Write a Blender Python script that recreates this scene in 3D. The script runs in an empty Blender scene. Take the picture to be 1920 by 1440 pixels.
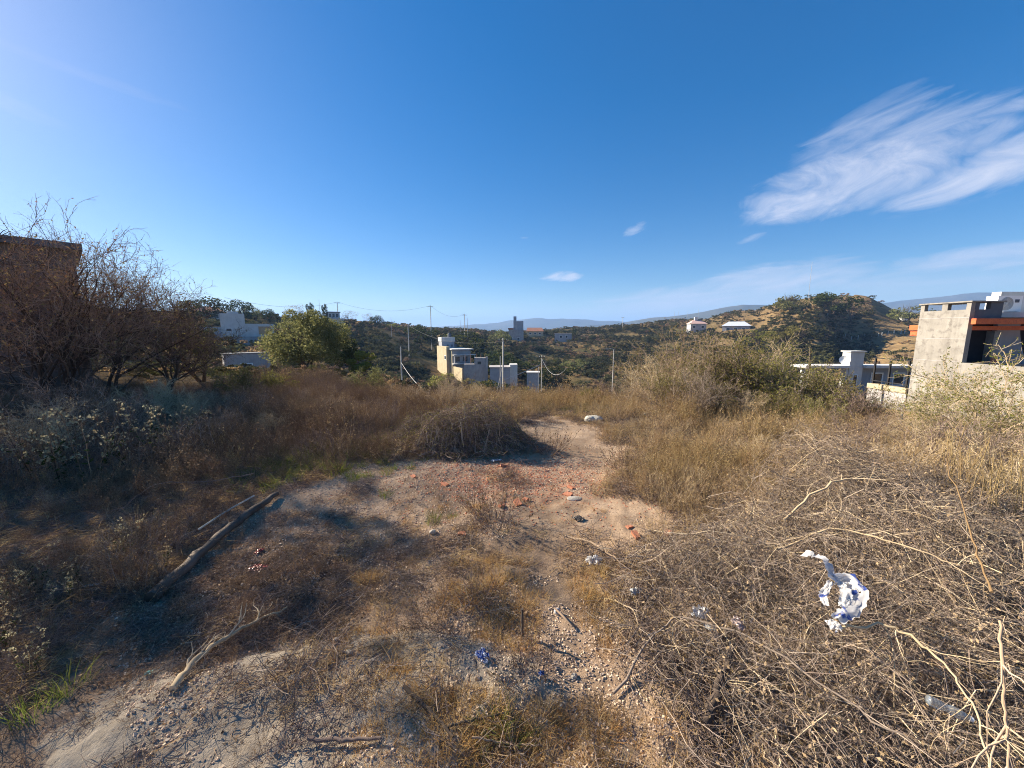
import bpy, math, random
import numpy as np
from mathutils import Vector, Matrix, Euler

# ------------------------------------------------------------------ camera, sky, sun
SC = bpy.context.scene
COL = SC.collection
PITCH = math.radians(8.1)
CP, SP = math.cos(PITCH), math.sin(PITCH)
FPX = 700.0
CAMZ = 1.6
cam_d = bpy.data.cameras.new("camera")
cam = bpy.data.objects.new("camera", cam_d)
COL.objects.link(cam)
cam.location = (0, 0, CAMZ)
cam.rotation_euler = (math.radians(90) - PITCH, 0, 0)
cam_d.sensor_width = 36
cam_d.lens = 36 * FPX / 1920
cam_d.clip_start = 0.05
cam_d.clip_end = 30000
SC.camera = cam

SUN_AZ, SUN_EL = -65.0, 28.5          # azimuth from +Y towards +X, degrees
saz, sel = math.radians(SUN_AZ), math.radians(SUN_EL)
SUNV = Vector((math.sin(saz) * math.cos(sel), math.cos(saz) * math.cos(sel), math.sin(sel)))
sd = bpy.data.lights.new("sun", 'SUN')
sd.energy = 5.0
sd.angle = math.radians(0.5)
sd.color = (1.0, 0.88, 0.70)
so = bpy.data.objects.new("sun", sd)
COL.objects.link(so)
so.rotation_euler = SUNV.to_track_quat('Z', 'Y').to_euler()

SC.view_settings.view_transform = 'Standard'
SC.view_settings.look = 'None'
SC.view_settings.gamma = 1
SC.view_settings.use_curve_mapping = False
SC.view_settings.exposure = 1.6
SC.cycles.max_bounces = 4
SC.cycles.diffuse_bounces = 2
SC.cycles.filter_width = 1.05
SC.cycles.transparent_max_bounces = 8
SC.cycles.volume_bounces = 0
SC.cycles.use_denoising = True
SC.cycles.denoising_input_passes = 'RGB_ALBEDO_NORMAL'
SC.cycles.denoising_prefilter = 'NONE'


def setin(node, name, val):
    node.inputs[name].default_value = val


class NT:
    """tiny node-tree helper"""
    def __init__(s, tree):
        s.t = tree
        tree.nodes.clear()

    def n(s, typ, _props=None, **ins):
        nd = s.t.nodes.new(typ)
        for k, v in (_props or {}).items():
            setattr(nd, k, v)
        for k, v in ins.items():
            key = int(k[1:]) if k[0] == 'i' and k[1:].isdigit() else k.replace('_', ' ')
            sock = nd.inputs[key]
            if isinstance(v, bpy.types.NodeSocket):
                s.t.links.new(v, sock)
            else:
                sock.default_value = v
        return nd

    def math(s, op, a, b=0.0, c=0.0, clamp=False):
        nd = s.n('ShaderNodeMath', {'operation': op, 'use_clamp': clamp}, i0=a, i1=b, i2=c)
        return nd.outputs[0]

    def mix(s, fac, a, b, blend='MIX'):
        nd = s.n('ShaderNodeMix', {'data_type': 'RGBA', 'blend_type': blend}, i0=fac, i6=a, i7=b)
        return nd.outputs[2]

    def ramp(s, fac, stops):
        nd = s.n('ShaderNodeValToRGB', i0=fac)
        cr = nd.color_ramp
        while len(cr.elements) < len(stops):
            cr.elements.new(0.5)
        for e, (p, c) in zip(cr.elements, stops):
            e.position = p
            e.color = (c, c, c, 1) if isinstance(c, (int, float)) else (*c, 1)
        return nd.outputs[0]

    def noise(s, vec, scale, detail=4, rough=0.55, dist=0.0):
        nd = s.n('ShaderNodeTexNoise', Scale=scale, Detail=detail, Roughness=rough, Distortion=dist)
        if vec is not None:
            s.t.links.new(vec, nd.inputs['Vector'])
        return nd.outputs[0]

    def link(s, a, b):
        s.t.links.new(a, b)


world = bpy.data.worlds.new("World")
SC.world = world
world.use_nodes = True
W = NT(world.node_tree)
sky = W.n('ShaderNodeTexSky', {'sky_type': 'NISHITA', 'sun_disc': False, 'sun_elevation': sel,
                               'sun_rotation': saz, 'altitude': 700, 'air_density': 1.0,
                               'dust_density': 0.5, 'ozone_density': 3.0})
gm = W.n('ShaderNodeGamma', Color=sky.outputs[0], Gamma=0.78)
hs = W.n('ShaderNodeHueSaturation', Hue=0.507, Saturation=1.64, Value=1.0, Color=gm.outputs[0])
tc = W.n('ShaderNodeTexCoord')
sepv = W.n('ShaderNodeSeparateXYZ', i0=tc.outputs['Generated'])
vx, vy, vz = sepv.outputs
# world-direction chart: u = azimuth (deg), v = elevation (deg)
az = W.math('MULTIPLY', W.math('ARCTAN2', vx, vy), 57.2958)
elv = W.math('MULTIPLY', W.math('ARCSINE', vz), 57.2958)


def cloud(u0, v0, lu, lv, tilt, amp, nscale=(0.10, 0.55), thr=0.42, soft=0.30, seed=0.0):
    """a wind-drawn cloud about (azimuth u0, elevation v0), lu x lv degrees, tilted"""
    ct, st = math.cos(math.radians(tilt)), math.sin(math.radians(tilt))
    du = W.math('SUBTRACT', az, u0)
    dv = W.math('SUBTRACT', elv, v0)
    a = W.math('ADD', W.math('MULTIPLY', du, ct), W.math('MULTIPLY', dv, st))
    b = W.math('SUBTRACT', W.math('MULTIPLY', dv, ct), W.math('MULTIPLY', du, st))
    vec = W.n('ShaderNodeCombineXYZ', i0=W.math('MULTIPLY', a, nscale[0]), i1=W.math('MULTIPLY', b, nscale[1]), i2=seed).outputs[0]
    nz = W.noise(vec, 1.0, 7, 0.62, 0.9)
    fa = W.math('DIVIDE', a, lu)
    fb = W.math('DIVIDE', b, lv)
    d = W.math('ADD', W.math('MULTIPLY', fa, fa), W.math('MULTIPLY', fb, fb))
    m = W.math('SUBTRACT', 1.0, d)
    val = W.math('ADD', W.math('MULTIPLY', m, 0.45), nz)
    val = W.math('SUBTRACT', val, thr + 0.25)
    val = W.math('DIVIDE', val, soft, clamp=True)
    edge = W.math('MULTIPLY', m, 3.0, clamp=True)
    return W.math('MULTIPLY', W.math('MULTIPLY', val, edge), amp)


def azel(px, py):
    x, u = px - 960, 720 - py
    wy, wz = FPX * CP + u * SP, u * CP - FPX * SP
    return math.degrees(math.atan2(x, wy)), math.degrees(math.atan2(wz, math.hypot(x, wy)))


CL = [
    (1600, 335, 13.0, 4.0, 6, 0.9, (0.20, 0.34), 0.34, 0.50, 3.1),
    (1530, 385, 8.0, 1.8, 1, 0.85, (0.18, 0.5), 0.30, 0.45, 43.1),
    (1700, 282, 8.0, 2.6, 6, 0.75, (0.22, 0.42), 0.36, 0.50, 53.1),
    (1610, 255, 8.5, 2.6, 12, 0.5, (0.12, 0.60), 0.42, 0.40, 9.7),
    (1720, 245, 8.0, 1.5, 10, 0.5, (0.12, 0.60), 0.38, 0.40, 5.7),
    (1895, 305, 9.5, 2.4, 14, 0.9, (0.14, 0.34), 0.30, 0.46, 7.3),
    (1630, 205, 5.0, 1.0, 14, 0.30, (0.2, 0.6), 0.40, 0.50, 2.2),
    (1890, 205, 5.0, 1.0, 5, 0.45, (0.2, 0.7), 0.40, 0.40, 1.2),
    (1052, 519, 3.9, 0.95, 2, 0.75, (0.25, 1.1), 0.40, 0.30, 12.2),
    (1190, 430, 2.2, 0.8, 20, 0.40, (0.35, 1.3), 0.42, 0.35, 15.2),
    (985, 446, 0.9, 0.2, 0, 0.25, (0.35, 1.3), 0.36, 0.35, 16.2),
    (1408, 448, 2.0, 0.5, 15, 0.3, (0.35, 1.3), 0.40, 0.35, 11.2),
    (1280, 566, 17.0, 2.6, 4, 0.80, (0.10, 0.6), 0.30, 0.55, 18.8),
    (1450, 528, 11.0, 2.6, 5, 0.80, (0.12, 0.5), 0.30, 0.55, 28.8),
    (1770, 520, 22.0, 2.6, 4, 0.42, (0.10, 0.6), 0.40, 0.45, 21.8),
    (1870, 478, 10.0, 1.6, 3, 0.7, (0.12, 0.7), 0.38, 0.4, 24.8),
    (5, 190, 6.0, 1.0, -10, 0.22, (0.12, 0.7), 0.38, 0.5, 34.8),
    (150, 135, 12.0, 0.6, -3, 0.10, (0.12, 0.7), 0.36, 0.5, 37.8),
]
tot = None
for (px, py, lu, lv, tl, amp, ns, th, sf, seed) in CL:
    a0, e0 = azel(px, py)
    c = cloud(a0, e0, lu, lv, tl, amp, ns, th, sf, seed)
    tot = c if tot is None else W.math('MAXIMUM', tot, c)
shade = W.noise(tc.outputs['Generated'], 9.0, 4, 0.6, 0.0)
ccol = W.mix(shade, (3.2, 3.6, 4.6, 1), (4.3, 4.4, 4.9, 1))
skyc = W.mix(tot, hs.outputs[0], ccol)
bg = W.n('ShaderNodeBackground', Color=skyc, Strength=0.066)
wo = W.n('ShaderNodeOutputWorld', Surface=bg.outputs[0])

# ------------------------------------------------------------------ helpers
RNG = np.random.default_rng(7)
random.seed(7)


def U(a, b, n=None):
    return RNG.uniform(a, b, n)


def tag(o, label=None, cat=None, group=None, kind=None):
    if label: o['label'] = label
    if cat: o['category'] = cat
    if group: o['group'] = group
    if kind: o['kind'] = kind
    return o


def empty(name, loc=(0, 0, 0), rz=0.0, label=None, cat=None, group=None):
    o = bpy.data.objects.new(name, None)
    COL.objects.link(o)
    o.location = loc
    o.rotation_euler = (0, 0, rz)
    o.empty_display_size = 0.1
    return tag(o, label, cat, group)


class Mesh:
    """collects vertices and faces (arrays) and makes one mesh"""
    def __init__(s):
        s.v, s.f, s.m, s.n = [], [], [], 0

    def add(s, verts, faces, mat=0):
        verts = np.asarray(verts, dtype=np.float32).reshape(-1, 3)
        faces = np.asarray(faces, dtype=np.int32)
        if len(faces) == 0: return
        s.v.append(verts)
        s.f.append(faces + s.n)
        s.m.append(np.full(len(faces), mat, dtype=np.int32))
        s.n += len(verts)

    def box(s, x0, x1, y0, y1, z0, z1, mat=0):
        v = [(x, y, z) for z in (z0, z1) for y in (y0, y1) for x in (x0, x1)]
        f = [(0, 2, 3, 1), (4, 5, 7, 6), (0, 1, 5, 4), (2, 6, 7, 3), (0, 4, 6, 2), (1, 3, 7, 5)]
        s.add(v, f, mat)

    def mesh(s, name, mats, smooth=False):
        me = bpy.data.meshes.new(name)
        V = np.concatenate(s.v)
        me.vertices.add(len(V))
        me.vertices.foreach_set('co', V.ravel())
        loops = np.concatenate([f.ravel() for f in s.f])
        counts = np.concatenate([np.full(len(f), f.shape[1], dtype=np.int32) for f in s.f])
        starts = np.concatenate([[0], np.cumsum(counts)[:-1]]).astype(np.int32)
        me.loops.add(len(loops))
        me.loops.foreach_set('vertex_index', loops)
        me.polygons.add(len(counts))
        me.polygons.foreach_set('loop_start', starts)
        me.polygons.foreach_set('material_index', np.concatenate(s.m))
        me.polygons.foreach_set('use_smooth', np.full(len(counts), bool(smooth)))
        for m in (mats if isinstance(mats, (list, tuple)) else [mats]):
            me.materials.append(m)
        me.update(calc_edges=True)
        return me

    def obj(s, name, mats, parent=None, smooth=False):
        o = bpy.data.objects.new(name, s.mesh(name, mats, smooth))
        COL.objects.link(o)
        if parent: o.parent = parent
        return o


def place(name, me, parent=None, loc=(0, 0, 0), rot=(0, 0, 0), scl=1.0):
    o = bpy.data.objects.new(name, me)
    COL.objects.link(o)
    if parent: o.parent = parent
    o.location = loc
    o.rotation_euler = rot
    o.scale = (scl,) * 3 if isinstance(scl, (int, float)) else scl
    return o


def norm(a):
    return a / np.maximum(np.linalg.norm(a, axis=-1, keepdims=True), 1e-9)


def tubes(M, P, R, sides=3, mat=0, cap=False):
    """P (N,K,3) polylines, R (N,K) radii -> tubes"""
    P = np.asarray(P, float)
    R = np.asarray(R, float)
    N, K, _ = P.shape
    T = np.empty_like(P)
    T[:, 1:-1] = P[:, 2:] - P[:, :-2]
    T[:, 0] = P[:, 1] - P[:, 0]
    T[:, -1] = P[:, -1] - P[:, -2]
    T = norm(T)
    ref = np.where(np.abs(T[:, :1, 2:3]) > 0.85, np.array([[[1.0, 0, 0]]]), np.array([[[0, 0, 1.0]]]))
    ref = np.broadcast_to(ref, T.shape)
    A = norm(np.cross(T, ref))
    B = np.cross(T, A)
    ang = np.arange(sides) * 2 * math.pi / sides
    V = P[:, :, None, :] + R[:, :, None, None] * (A[:, :, None, :] * np.cos(ang)[None, None, :, None] + B[:, :, None, :] * np.sin(ang)[None, None, :, None])
    idx = np.arange(N * K * sides).reshape(N, K, sides)
    a = idx[:, :-1, :]
    b = np.roll(a, -1, axis=2)
    d = idx[:, 1:, :]
    c = np.roll(d, -1, axis=2)
    F = np.stack([a, b, c, d], -1).reshape(-1, 4)
    M.add(V.reshape(-1, 3), F, mat)
    if cap:
        M.add(V[:, 0], np.arange(N * sides).reshape(N, sides)[:, ::-1], mat)
        M.add(V[:, -1], np.arange(N * sides).reshape(N, sides), mat)


def grow(S, D, L, K, wander=0.25, lift=0.0):
    """random-walk polylines from starts S along D with lengths L"""
    N = len(S)
    P = np.empty((N, K, 3))
    P[:, 0] = S
    d = norm(np.asarray(D, float))
    L = np.broadcast_to(L, (N,))
    step = (L / (K - 1))[:, None]
    for k in range(1, K):
        d = norm(d + RNG.normal(0, wander, (N, 3)) + np.array([0, 0, lift]))
        P[:, k] = P[:, k - 1] + d * step
    return P


def child(P, n, t0=0.2, t1=1.0, spread=0.9, up=0.0):
    """n child starts/directions per polyline; returns S, D, t, parent index"""
    N, K, _ = P.shape
    pi = np.repeat(np.arange(N), n)
    t = U(t0, t1, N * n)
    f = t * (K - 1)
    i = np.minimum(f.astype(int), K - 2)
    w = (f - i)[:, None]
    S = P[pi, i] * (1 - w) + P[pi, i + 1] * w
    T = norm(P[pi, i + 1] - P[pi, i])
    D = norm(T + norm(RNG.normal(0, 1, T.shape)) * spread + np.array([0, 0, up]))
    return S, D, t, pi


def taper(r0, r1, K, N):
    r0 = np.broadcast_to(r0, (N,))
    r1 = np.broadcast_to(r1, (N,))
    t = np.linspace(0, 1, K)[None]
    return r0[:, None] * (1 - t) + r1[:, None] * t


def leaves(M, C, size, mat=1, flat=0.0, aspect=0.5):
    """leaf quads (a bent pair would be too dear) at centres C, random facing"""
    N = len(C)
    size = np.broadcast_to(size, (N,))[:, None]
    a = norm(RNG.normal(0, 1, (N, 3)))
    b = norm(np.cross(a, RNG.normal(0, 1, (N, 3))))
    a[:, 2] *= (1 - flat)
    V = np.stack([C - a * size, C - b * size * aspect, C + a * size, C + b * size * aspect], 1)
    M.add(V.reshape(-1, 3), np.arange(4 * N).reshape(N, 4), mat)


def blades(M, S, D, L, width, bend=0.5, mat=0, K=4):
    """flat tapering grass blades"""
    N = len(S)
    P = np.empty((N, K, 3))
    P[:, 0] = S
    d = norm(np.asarray(D, float))
    L = np.broadcast_to(L, (N,))
    bend = np.broadcast_to(bend, (N,))
    for k in range(1, K):
        P[:, k] = P[:, k - 1] + d * (L / (K - 1))[:, None]
        h = d.copy(); h[:, 2] = 0
        d = norm(d + norm(h) * (bend * 0.5)[:, None] - np.array([0, 0, 1]) * (bend * 0.35)[:, None])
    side = norm(np.cross(D, RNG.normal(0, 1, (N, 3))))
    w = np.broadcast_to(width, (N,))[:, None, None] * np.linspace(1, 0.12, K)[None, :, None]
    V = np.stack([P - side[:, None] * w, P + side[:, None] * w], 2)
    idx = np.arange(N * K * 2).reshape(N, K, 2)
    F = np.stack([idx[:, :-1, 0], idx[:, :-1, 1], idx[:, 1:, 1], idx[:, 1:, 0]], -1).reshape(-1, 4)
    M.add(V.reshape(-1, 3), F, mat)


# value noise for terrain
_tab = RNG.random((256, 256))


def vnoise(x, y):
    x, y = np.asarray(x, float), np.asarray(y, float)
    xi, yi = np.floor(x).astype(int), np.floor(y).astype(int)
    fx, fy = x - xi, y - yi
    fx, fy = fx * fx * (3 - 2 * fx), fy * fy * (3 - 2 * fy)
    g = lambda a, b: _tab[a % 256, b % 256]
    return (g(xi, yi) * (1 - fx) + g(xi + 1, yi) * fx) * (1 - fy) + (g(xi, yi + 1) * (1 - fx) + g(xi + 1, yi + 1) * fx) * fy - 0.5


def fbm(x, y, o=4, g=0.5):
    s, a = 0, 1.0
    for i in range(o):
        s = s + a * vnoise(x * 2 ** i + 17.3 * i, y * 2 ** i + 9.1 * i)
        a *= g
    return s


# ------------------------------------------------------------------ terrain
RR = np.array([20, 30, 45, 60, 80, 110, 150, 200, 260, 330.])
TABLE = {
    -300: (690, 690, 680, 660, 640, 610, 590, 585, 585, 590),
    0: (690, 690, 680, 665, 645, 615, 590, 583, 583, 588),
    200: (700, 700, 690, 670, 650, 620, 594, 588, 590, 594),
    400: (700, 705, 700, 685, 655, 620, 596, 594, 596, 600),
    500: (700, 708, 708, 698, 670, 630, 602, 600, 602, 606),
    600: (701, 712, 718, 714, 688, 644, 609, 605, 608, 612),
    700: (716, 730, 740, 742, 712, 664, 620, 612, 614, 618),
    830: (742, 756, 762, 758, 737, 692, 645, 622, 622, 626),
    950: (752, 766, 770, 764, 742, 702, 662, 636, 627, 628),
    1100: (752, 766, 770, 764, 740, 702, 665, 638, 620, 620),
    1200: (752, 764, 768, 762, 737, 700, 662, 634, 614, 614),
    1300: (752, 764, 768, 760, 734, 698, 660, 628, 604, 602),
    1400: (754, 764, 766, 758, 730, 696, 656, 614, 590, 584),
    1480: (758, 764, 764, 756, 730, 698, 645, 588, 570, 568),
    1520: (760, 764, 762, 756, 732, 704, 652, 580, 562, 562),
    1600: (764, 762, 758, 752, 734, 708, 684, 652, 572, 560),
    1700: (768, 762, 755, 750, 736, 708, 676, 640, 602, 590),
    1800: (775, 766, 757, 750, 736, 710, 676, 640, 608, 600),
    1920: (776, 762, 752, 746, 736, 714, 680, 644, 612, 604),
    2300: (800, 780, 762, 750, 740, 718, 684, 650, 620, 612),
}
PXS = sorted(TABLE)
R_ALL = np.array([0, 8, 12.5, *RR, 420, 600, 1000, 2000, 20000.])
AZ_T, H_T = [], []
for px in PXS:
    AZ_T.append(azel(px, 640)[0])
    hs_ = [CAMZ + r * math.tan(math.radians(azel(px, py)[1])) for r, py in zip(RR, TABLE[px])]
    mid_ = max(0.0, min(1.0, (px - 620) / 200))
    H_T.append([0, -0.06 * mid_, -0.12 - 0.75 * mid_, *hs_, hs_[-1] - 14, -42, -52, -55, -60])
AZ_T, H_T = np.array(AZ_T), np.array(H_T)
LR = np.log(R_ALL + 6)


def H(x, y):
    x, y = np.asarray(x, float), np.asarray(y, float)
    r = np.hypot(x, y)
    a = np.clip(np.degrees(np.arctan2(x, y)), AZ_T[0], AZ_T[-1])
    back = np.clip((np.abs(np.degrees(np.arctan2(x, y))) - 75) / 60, 0, 1)
    ai = np.clip(np.searchsorted(AZ_T, a) - 1, 0, len(AZ_T) - 2)
    at = (a - AZ_T[ai]) / (AZ_T[ai + 1] - AZ_T[ai])
    at = at * at * (3 - 2 * at)
    lr = np.log(r + 6)
    ri = np.clip(np.searchsorted(LR, lr) - 1, 0, len(LR) - 2)
    rt = np.clip((lr - LR[ri]) / (LR[ri + 1] - LR[ri]), 0, 1)

    def hr(ci):
        p1, p2 = H_T[ci, ri], H_T[ci, ri + 1]
        p0 = H_T[ci, np.maximum(ri - 1, 0)]
        p3 = H_T[ci, np.minimum(ri + 2, len(LR) - 1)]
        m1, m2 = (p2 - p0) * 0.4, (p3 - p1) * 0.4
        t = rt
        return (2 * t**3 - 3 * t**2 + 1) * p1 + (t**3 - 2 * t**2 + t) * m1 + (-2 * t**3 + 3 * t**2) * p2 + (t**3 - t**2) * m2
    h = hr(ai) * (1 - at) + hr(ai + 1) * at
    h = h * (1 - back) + np.minimum(h, 0) * back
    far = np.clip((r - 14) / 60, 0, 1)
    h = h + far * (fbm(x / 22, y / 22, 4) * 2.6) + np.clip((r - 300) / 800, 0, 1) * fbm(x / 300, y / 300, 3) * 30
    near = np.clip(1 - r / 30, 0, 1)
    h = h + near * (fbm(x / 1.3, y / 1.3, 3) * 0.07 + fbm(x / 0.28 + 5, y / 0.28, 3) * 0.030)
    h = h + np.clip(1 - r / 9, 0, 1) * fbm(x / 0.07 + 3, y / 0.07, 2) * 0.020
    # low hump of old cement spilled at the lower left
    hx, hy = (x + 0.82) / 0.95, (y - 1.36) / 0.42
    hump = np.clip(1 - np.hypot(hx - hy * 0.25, hy + 0.0) ** 2.2, 0, 1)
    h = h + np.minimum(hump * 2.2, 1.0) * 0.05
    nb = np.clip(1 - r / 5, 0, 1)
    rid = np.abs(fbm(x / 0.35 + 2, y / 0.35 + 8, 3))
    h = h + nb * (-0.018 * np.clip(0.06 - rid, 0, 1) / 0.06 * (hump > 0) + 0.018 * fbm(x / 0.13, y / 0.13, 3))
    return h


def h1(x, y):
    return float(H(np.array([x]), np.array([y]))[0])


def proj(x, y, z):
    dy, dz = y * CP - (z - CAMZ) * SP, y * SP + (z - CAMZ) * CP
    dy = np.maximum(dy, 1e-3)
    return 960 + FPX * x / dy, 720 - FPX * dz / dy


def ray(px, py):
    x, u = px - 960, 720 - py
    return Vector((x, FPX * CP + u * SP, u * CP - FPX * SP)).normalized()


def G(px, py, tmax=600):
    """where the line of sight meets the ground"""
    d = ray(px, py)
    t = np.geomspace(0.8, tmax, 2500)
    X, Y, Z = d.x * t, d.y * t, CAMZ + d.z * t
    below = np.nonzero(Z < H(X, Y))[0]
    i = below[0] if len(below) else len(t) - 1
    return Vector((X[i], Y[i], h1(X[i], Y[i])))


def at_r(px, py, r):
    """point on the line of sight at horizontal distance r"""
    d = ray(px, py)
    k = r / math.hypot(d.x, d.y)
    return Vector((d.x * k, d.y * k, CAMZ + d.z * k))


def on_r(px, r, py=640):
    p = at_r(px, py, r)
    return Vector((p.x, p.y, h1(p.x, p.y)))


def inpoly(px, py, poly):
    poly = np.array(poly, float)
    ins = np.zeros(np.shape(px), bool)
    j = len(poly) - 1
    for i in range(len(poly)):
        xi, yi = poly[i]; xj, yj = poly[j]
        c = ((yi > py) != (yj > py)) & (px < (xj - xi) * (py - yi) / (yj - yi + 1e-12) + xi)
        ins ^= c
        j = i
    return ins


# ------------------------------------------------------------------ materials
def material(name):
    m = bpy.data.materials.new(name)
    m.use_nodes = True
    return m, NT(m.node_tree)


def plant_mat(name, cols, trans=0.25, rough=0.85, instvar=0.35, scale=3.0, island=True):
    """cols: list of colours picked per blade/leaf, tinted per plant"""
    m, t = material(name)
    geo = t.n('ShaderNodeNewGeometry')
    oi = t.n('ShaderNodeObjectInfo')
    r = geo.outputs['Random Per Island'] if island else t.noise(t.n('ShaderNodeTexCoord').outputs['Object'], scale, 3)
    stops = [(i / max(1, len(cols) - 1), c) for i, c in enumerate(cols)]
    c = t.ramp(r, stops)
    v = t.math('ADD', t.math('MULTIPLY', oi.outputs['Random'], instvar), 1 - instvar * 0.5)
    hs = t.n('ShaderNodeHueSaturation', Hue=t.math('ADD', 0.488, t.math('MULTIPLY', oi.outputs['Random'], 0.024)), Value=v, Color=c)
    d = t.n('ShaderNodeBsdfDiffuse', Color=hs.outputs[0], Roughness=0.6)
    out = d.outputs[0]
    if trans:
        tr = t.n('ShaderNodeBsdfTranslucent', Color=hs.outputs[0])
        out = t.n('ShaderNodeMixShader', i0=trans, i1=d.outputs[0], i2=tr.outputs[0]).outputs[0]
    t.n('ShaderNodeOutputMaterial', Surface=out)
    return m


def surf_mat(name, c1, c2, scale=4.0, rough=0.85, bump=0.3, bscale=40, c3=None, stain=0.0, metal=0.0, coords='Object', bdist=0.01):
    m, t = material(name)
    co = t.n('ShaderNodeTexCoord').outputs[coords]
    n1 = t.noise(co, scale, 6, 0.6, 0.3)
    c = t.mix(t.ramp(n1, [(0.35, 0.0), (0.65, 1.0)]), (*c1, 1), (*c2, 1))
    if c3 is not None:
        n2 = t.noise(co, scale * 4.3, 5, 0.6)
        c = t.mix(t.ramp(n2, [(0.52, 0.0), (0.66, 1.0)]), c, (*c3, 1))
    if stain:
        mp = t.n('ShaderNodeMapping', Vector=co, Scale=(6, 6, 0.5))
        n3 = t.noise(mp.outputs[0], 1.2, 5, 0.6)
        c = t.mix(t.math('MULTIPLY', t.ramp(n3, [(0.45, 0.0), (0.7, 1.0)]), stain), c, (c1[0] * 0.35, c1[1] * 0.33, c1[2] * 0.3, 1))
    p = t.n('ShaderNodeBsdfPrincipled', Base_Color=c, Roughness=rough, Metallic=metal)
    if 'Specular IOR Level' in p.inputs: p.inputs['Specular IOR Level'].default_value = 0.25
    if bump:
        nb = t.noise(co, bscale, 5, 0.65)
        b = t.n('ShaderNodeBump', Strength=bump, Distance=bdist, Height=nb)
        t.link(b.outputs[0], p.inputs['Normal'])
    t.n('ShaderNodeOutputMaterial', Surface=p.outputs[0])
    return m


def soil_material():
    m, t = material('dry_stony_soil')
    co = t.n('ShaderNodeTexCoord').outputs['Object']
    sep = t.n('ShaderNodeSeparateXYZ', i0=co)
    dist = t.n('ShaderNodeVectorMath', {'operation': 'LENGTH'}, i0=co).outputs['Value']
    big = t.noise(co, 0.55, 5, 0.6, 0.4)
    mid = t.noise(co, 4.0, 6, 0.65, 0.2)
    fin = t.noise(co, 38.0, 5, 0.7)
    grit = t.noise(co, 160.0, 3, 0.7)
    c = t.mix(t.ramp(mid, [(0.3, 0.0), (0.7, 1.0)]), (0.33, 0.225, 0.145, 1), (0.56, 0.415, 0.285, 1))
    c = t.mix(t.ramp(big, [(0.46, 0.0), (0.60, 0.8)]), c, (0.22, 0.155, 0.105, 1))
    c = t.mix(t.ramp(fin, [(0.54, 0.0), (0.66, 0.7)]), c, (0.20, 0.135, 0.095, 1))
    c = t.mix(t.ramp(grit, [(0.60, 0.0), (0.70, 0.6)]), c, (0.66, 0.54, 0.43, 1))
    # crushed brick strewn over the middle of the clearing
    bx = t.math('DIVIDE', t.math('SUBTRACT', sep.outputs[0], 0.15), 1.3)
    by = t.math('DIVIDE', t.math('SUBTRACT', sep.outputs[1], 3.9), 0.75)
    bm = t.math('SUBTRACT', 1.0, t.math('ADD', t.math('MULTIPLY', bx, bx), t.math('MULTIPLY', by, by)), clamp=True)
    bn = t.ramp(t.noise(co, 16.0, 6, 0.75), [(0.47, 0.0), (0.58, 1.0)])
    c = t.mix(t.math('MULTIPLY', t.math('MULTIPLY', bm, bn), 0.85), c, (0.44, 0.19, 0.11, 1))
    # darker earth under the litter by the log
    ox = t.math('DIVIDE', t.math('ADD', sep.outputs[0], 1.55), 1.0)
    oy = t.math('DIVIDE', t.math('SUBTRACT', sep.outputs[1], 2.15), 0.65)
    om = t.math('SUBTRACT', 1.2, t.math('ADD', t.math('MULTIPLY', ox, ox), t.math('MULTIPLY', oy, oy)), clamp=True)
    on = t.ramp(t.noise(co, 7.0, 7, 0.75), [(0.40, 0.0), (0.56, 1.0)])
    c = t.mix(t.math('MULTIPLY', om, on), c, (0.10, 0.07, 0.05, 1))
    # old cement at the lower left
    cx = t.math('DIVIDE', t.math('ADD', sep.outputs[0], 0.82), 1.05)
    cy = t.math('DIVIDE', t.math('SUBTRACT', sep.outputs[1], 1.36), 0.46)
    cm = t.math('ADD', t.math('SUBTRACT', 1.0, t.math('ADD', t.math('MULTIPLY', cx, cx), t.math('MULTIPLY', cy, cy))), t.math('MULTIPLY', t.math('SUBTRACT', t.noise(co, 5.0, 6, 0.65), 0.5), 1.3))
    cm = t.math('MULTIPLY', cm, 5.0, clamp=True)
    cem = t.mix(t.ramp(t.noise(co, 9.0, 8, 0.7, 0.5), [(0.35, 0.0), (0.65, 1.0)]), (0.34, 0.285, 0.215, 1), (0.52, 0.445, 0.345, 1))
    c = t.mix(t.math('MULTIPLY', cm, 0.85), c, cem)
    # beyond the lot: hillside of dry grass, scrub and bare earth
    hb = t.noise(co, 0.035, 8, 0.62, 0.6)
    hm = t.noise(co, 0.25, 8, 0.7, 0.3)
    hc = t.mix(t.ramp(hm, [(0.36, 0.0), (0.62, 1.0)]), (0.12, 0.092, 0.045, 1), (0.31, 0.215, 0.105, 1))
    hc = t.mix(t.ramp(hb, [(0.45, 0.0), (0.60, 0.75)]), hc, (0.085, 0.085, 0.035, 1))
    hc = t.mix(t.ramp(t.noise(co, 0.9, 6, 0.7), [(0.55, 0.0), (0.68, 0.7)]), hc, (0.06, 0.06, 0.03, 1))
    # pasture on the right slope
    ax = t.math('DIVIDE', sep.outputs[0], sep.outputs[1])
    pm = t.math('MULTIPLY', t.math('MULTIPLY', t.math('SUBTRACT', ax, 0.46), 8.0, clamp=True), t.math('GREATER_THAN', sep.outputs[1], 30.0))
    pc = t.mix(t.ramp(hm, [(0.35, 0.0), (0.7, 1.0)]), (0.17, 0.115, 0.062, 1), (0.34, 0.235, 0.115, 1))
    pc = t.mix(t.ramp(t.noise(co, 0.08, 6, 0.7), [(0.48, 0.0), (0.62, 0.65)]), pc, (0.13, 0.10, 0.055, 1))
    hc = t.mix(pm, hc, pc)
    fc = t.math('DIVIDE', t.math('SUBTRACT', dist, 9.0), 14.0, clamp=True)
    c = t.mix(fc, c, hc)
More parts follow.
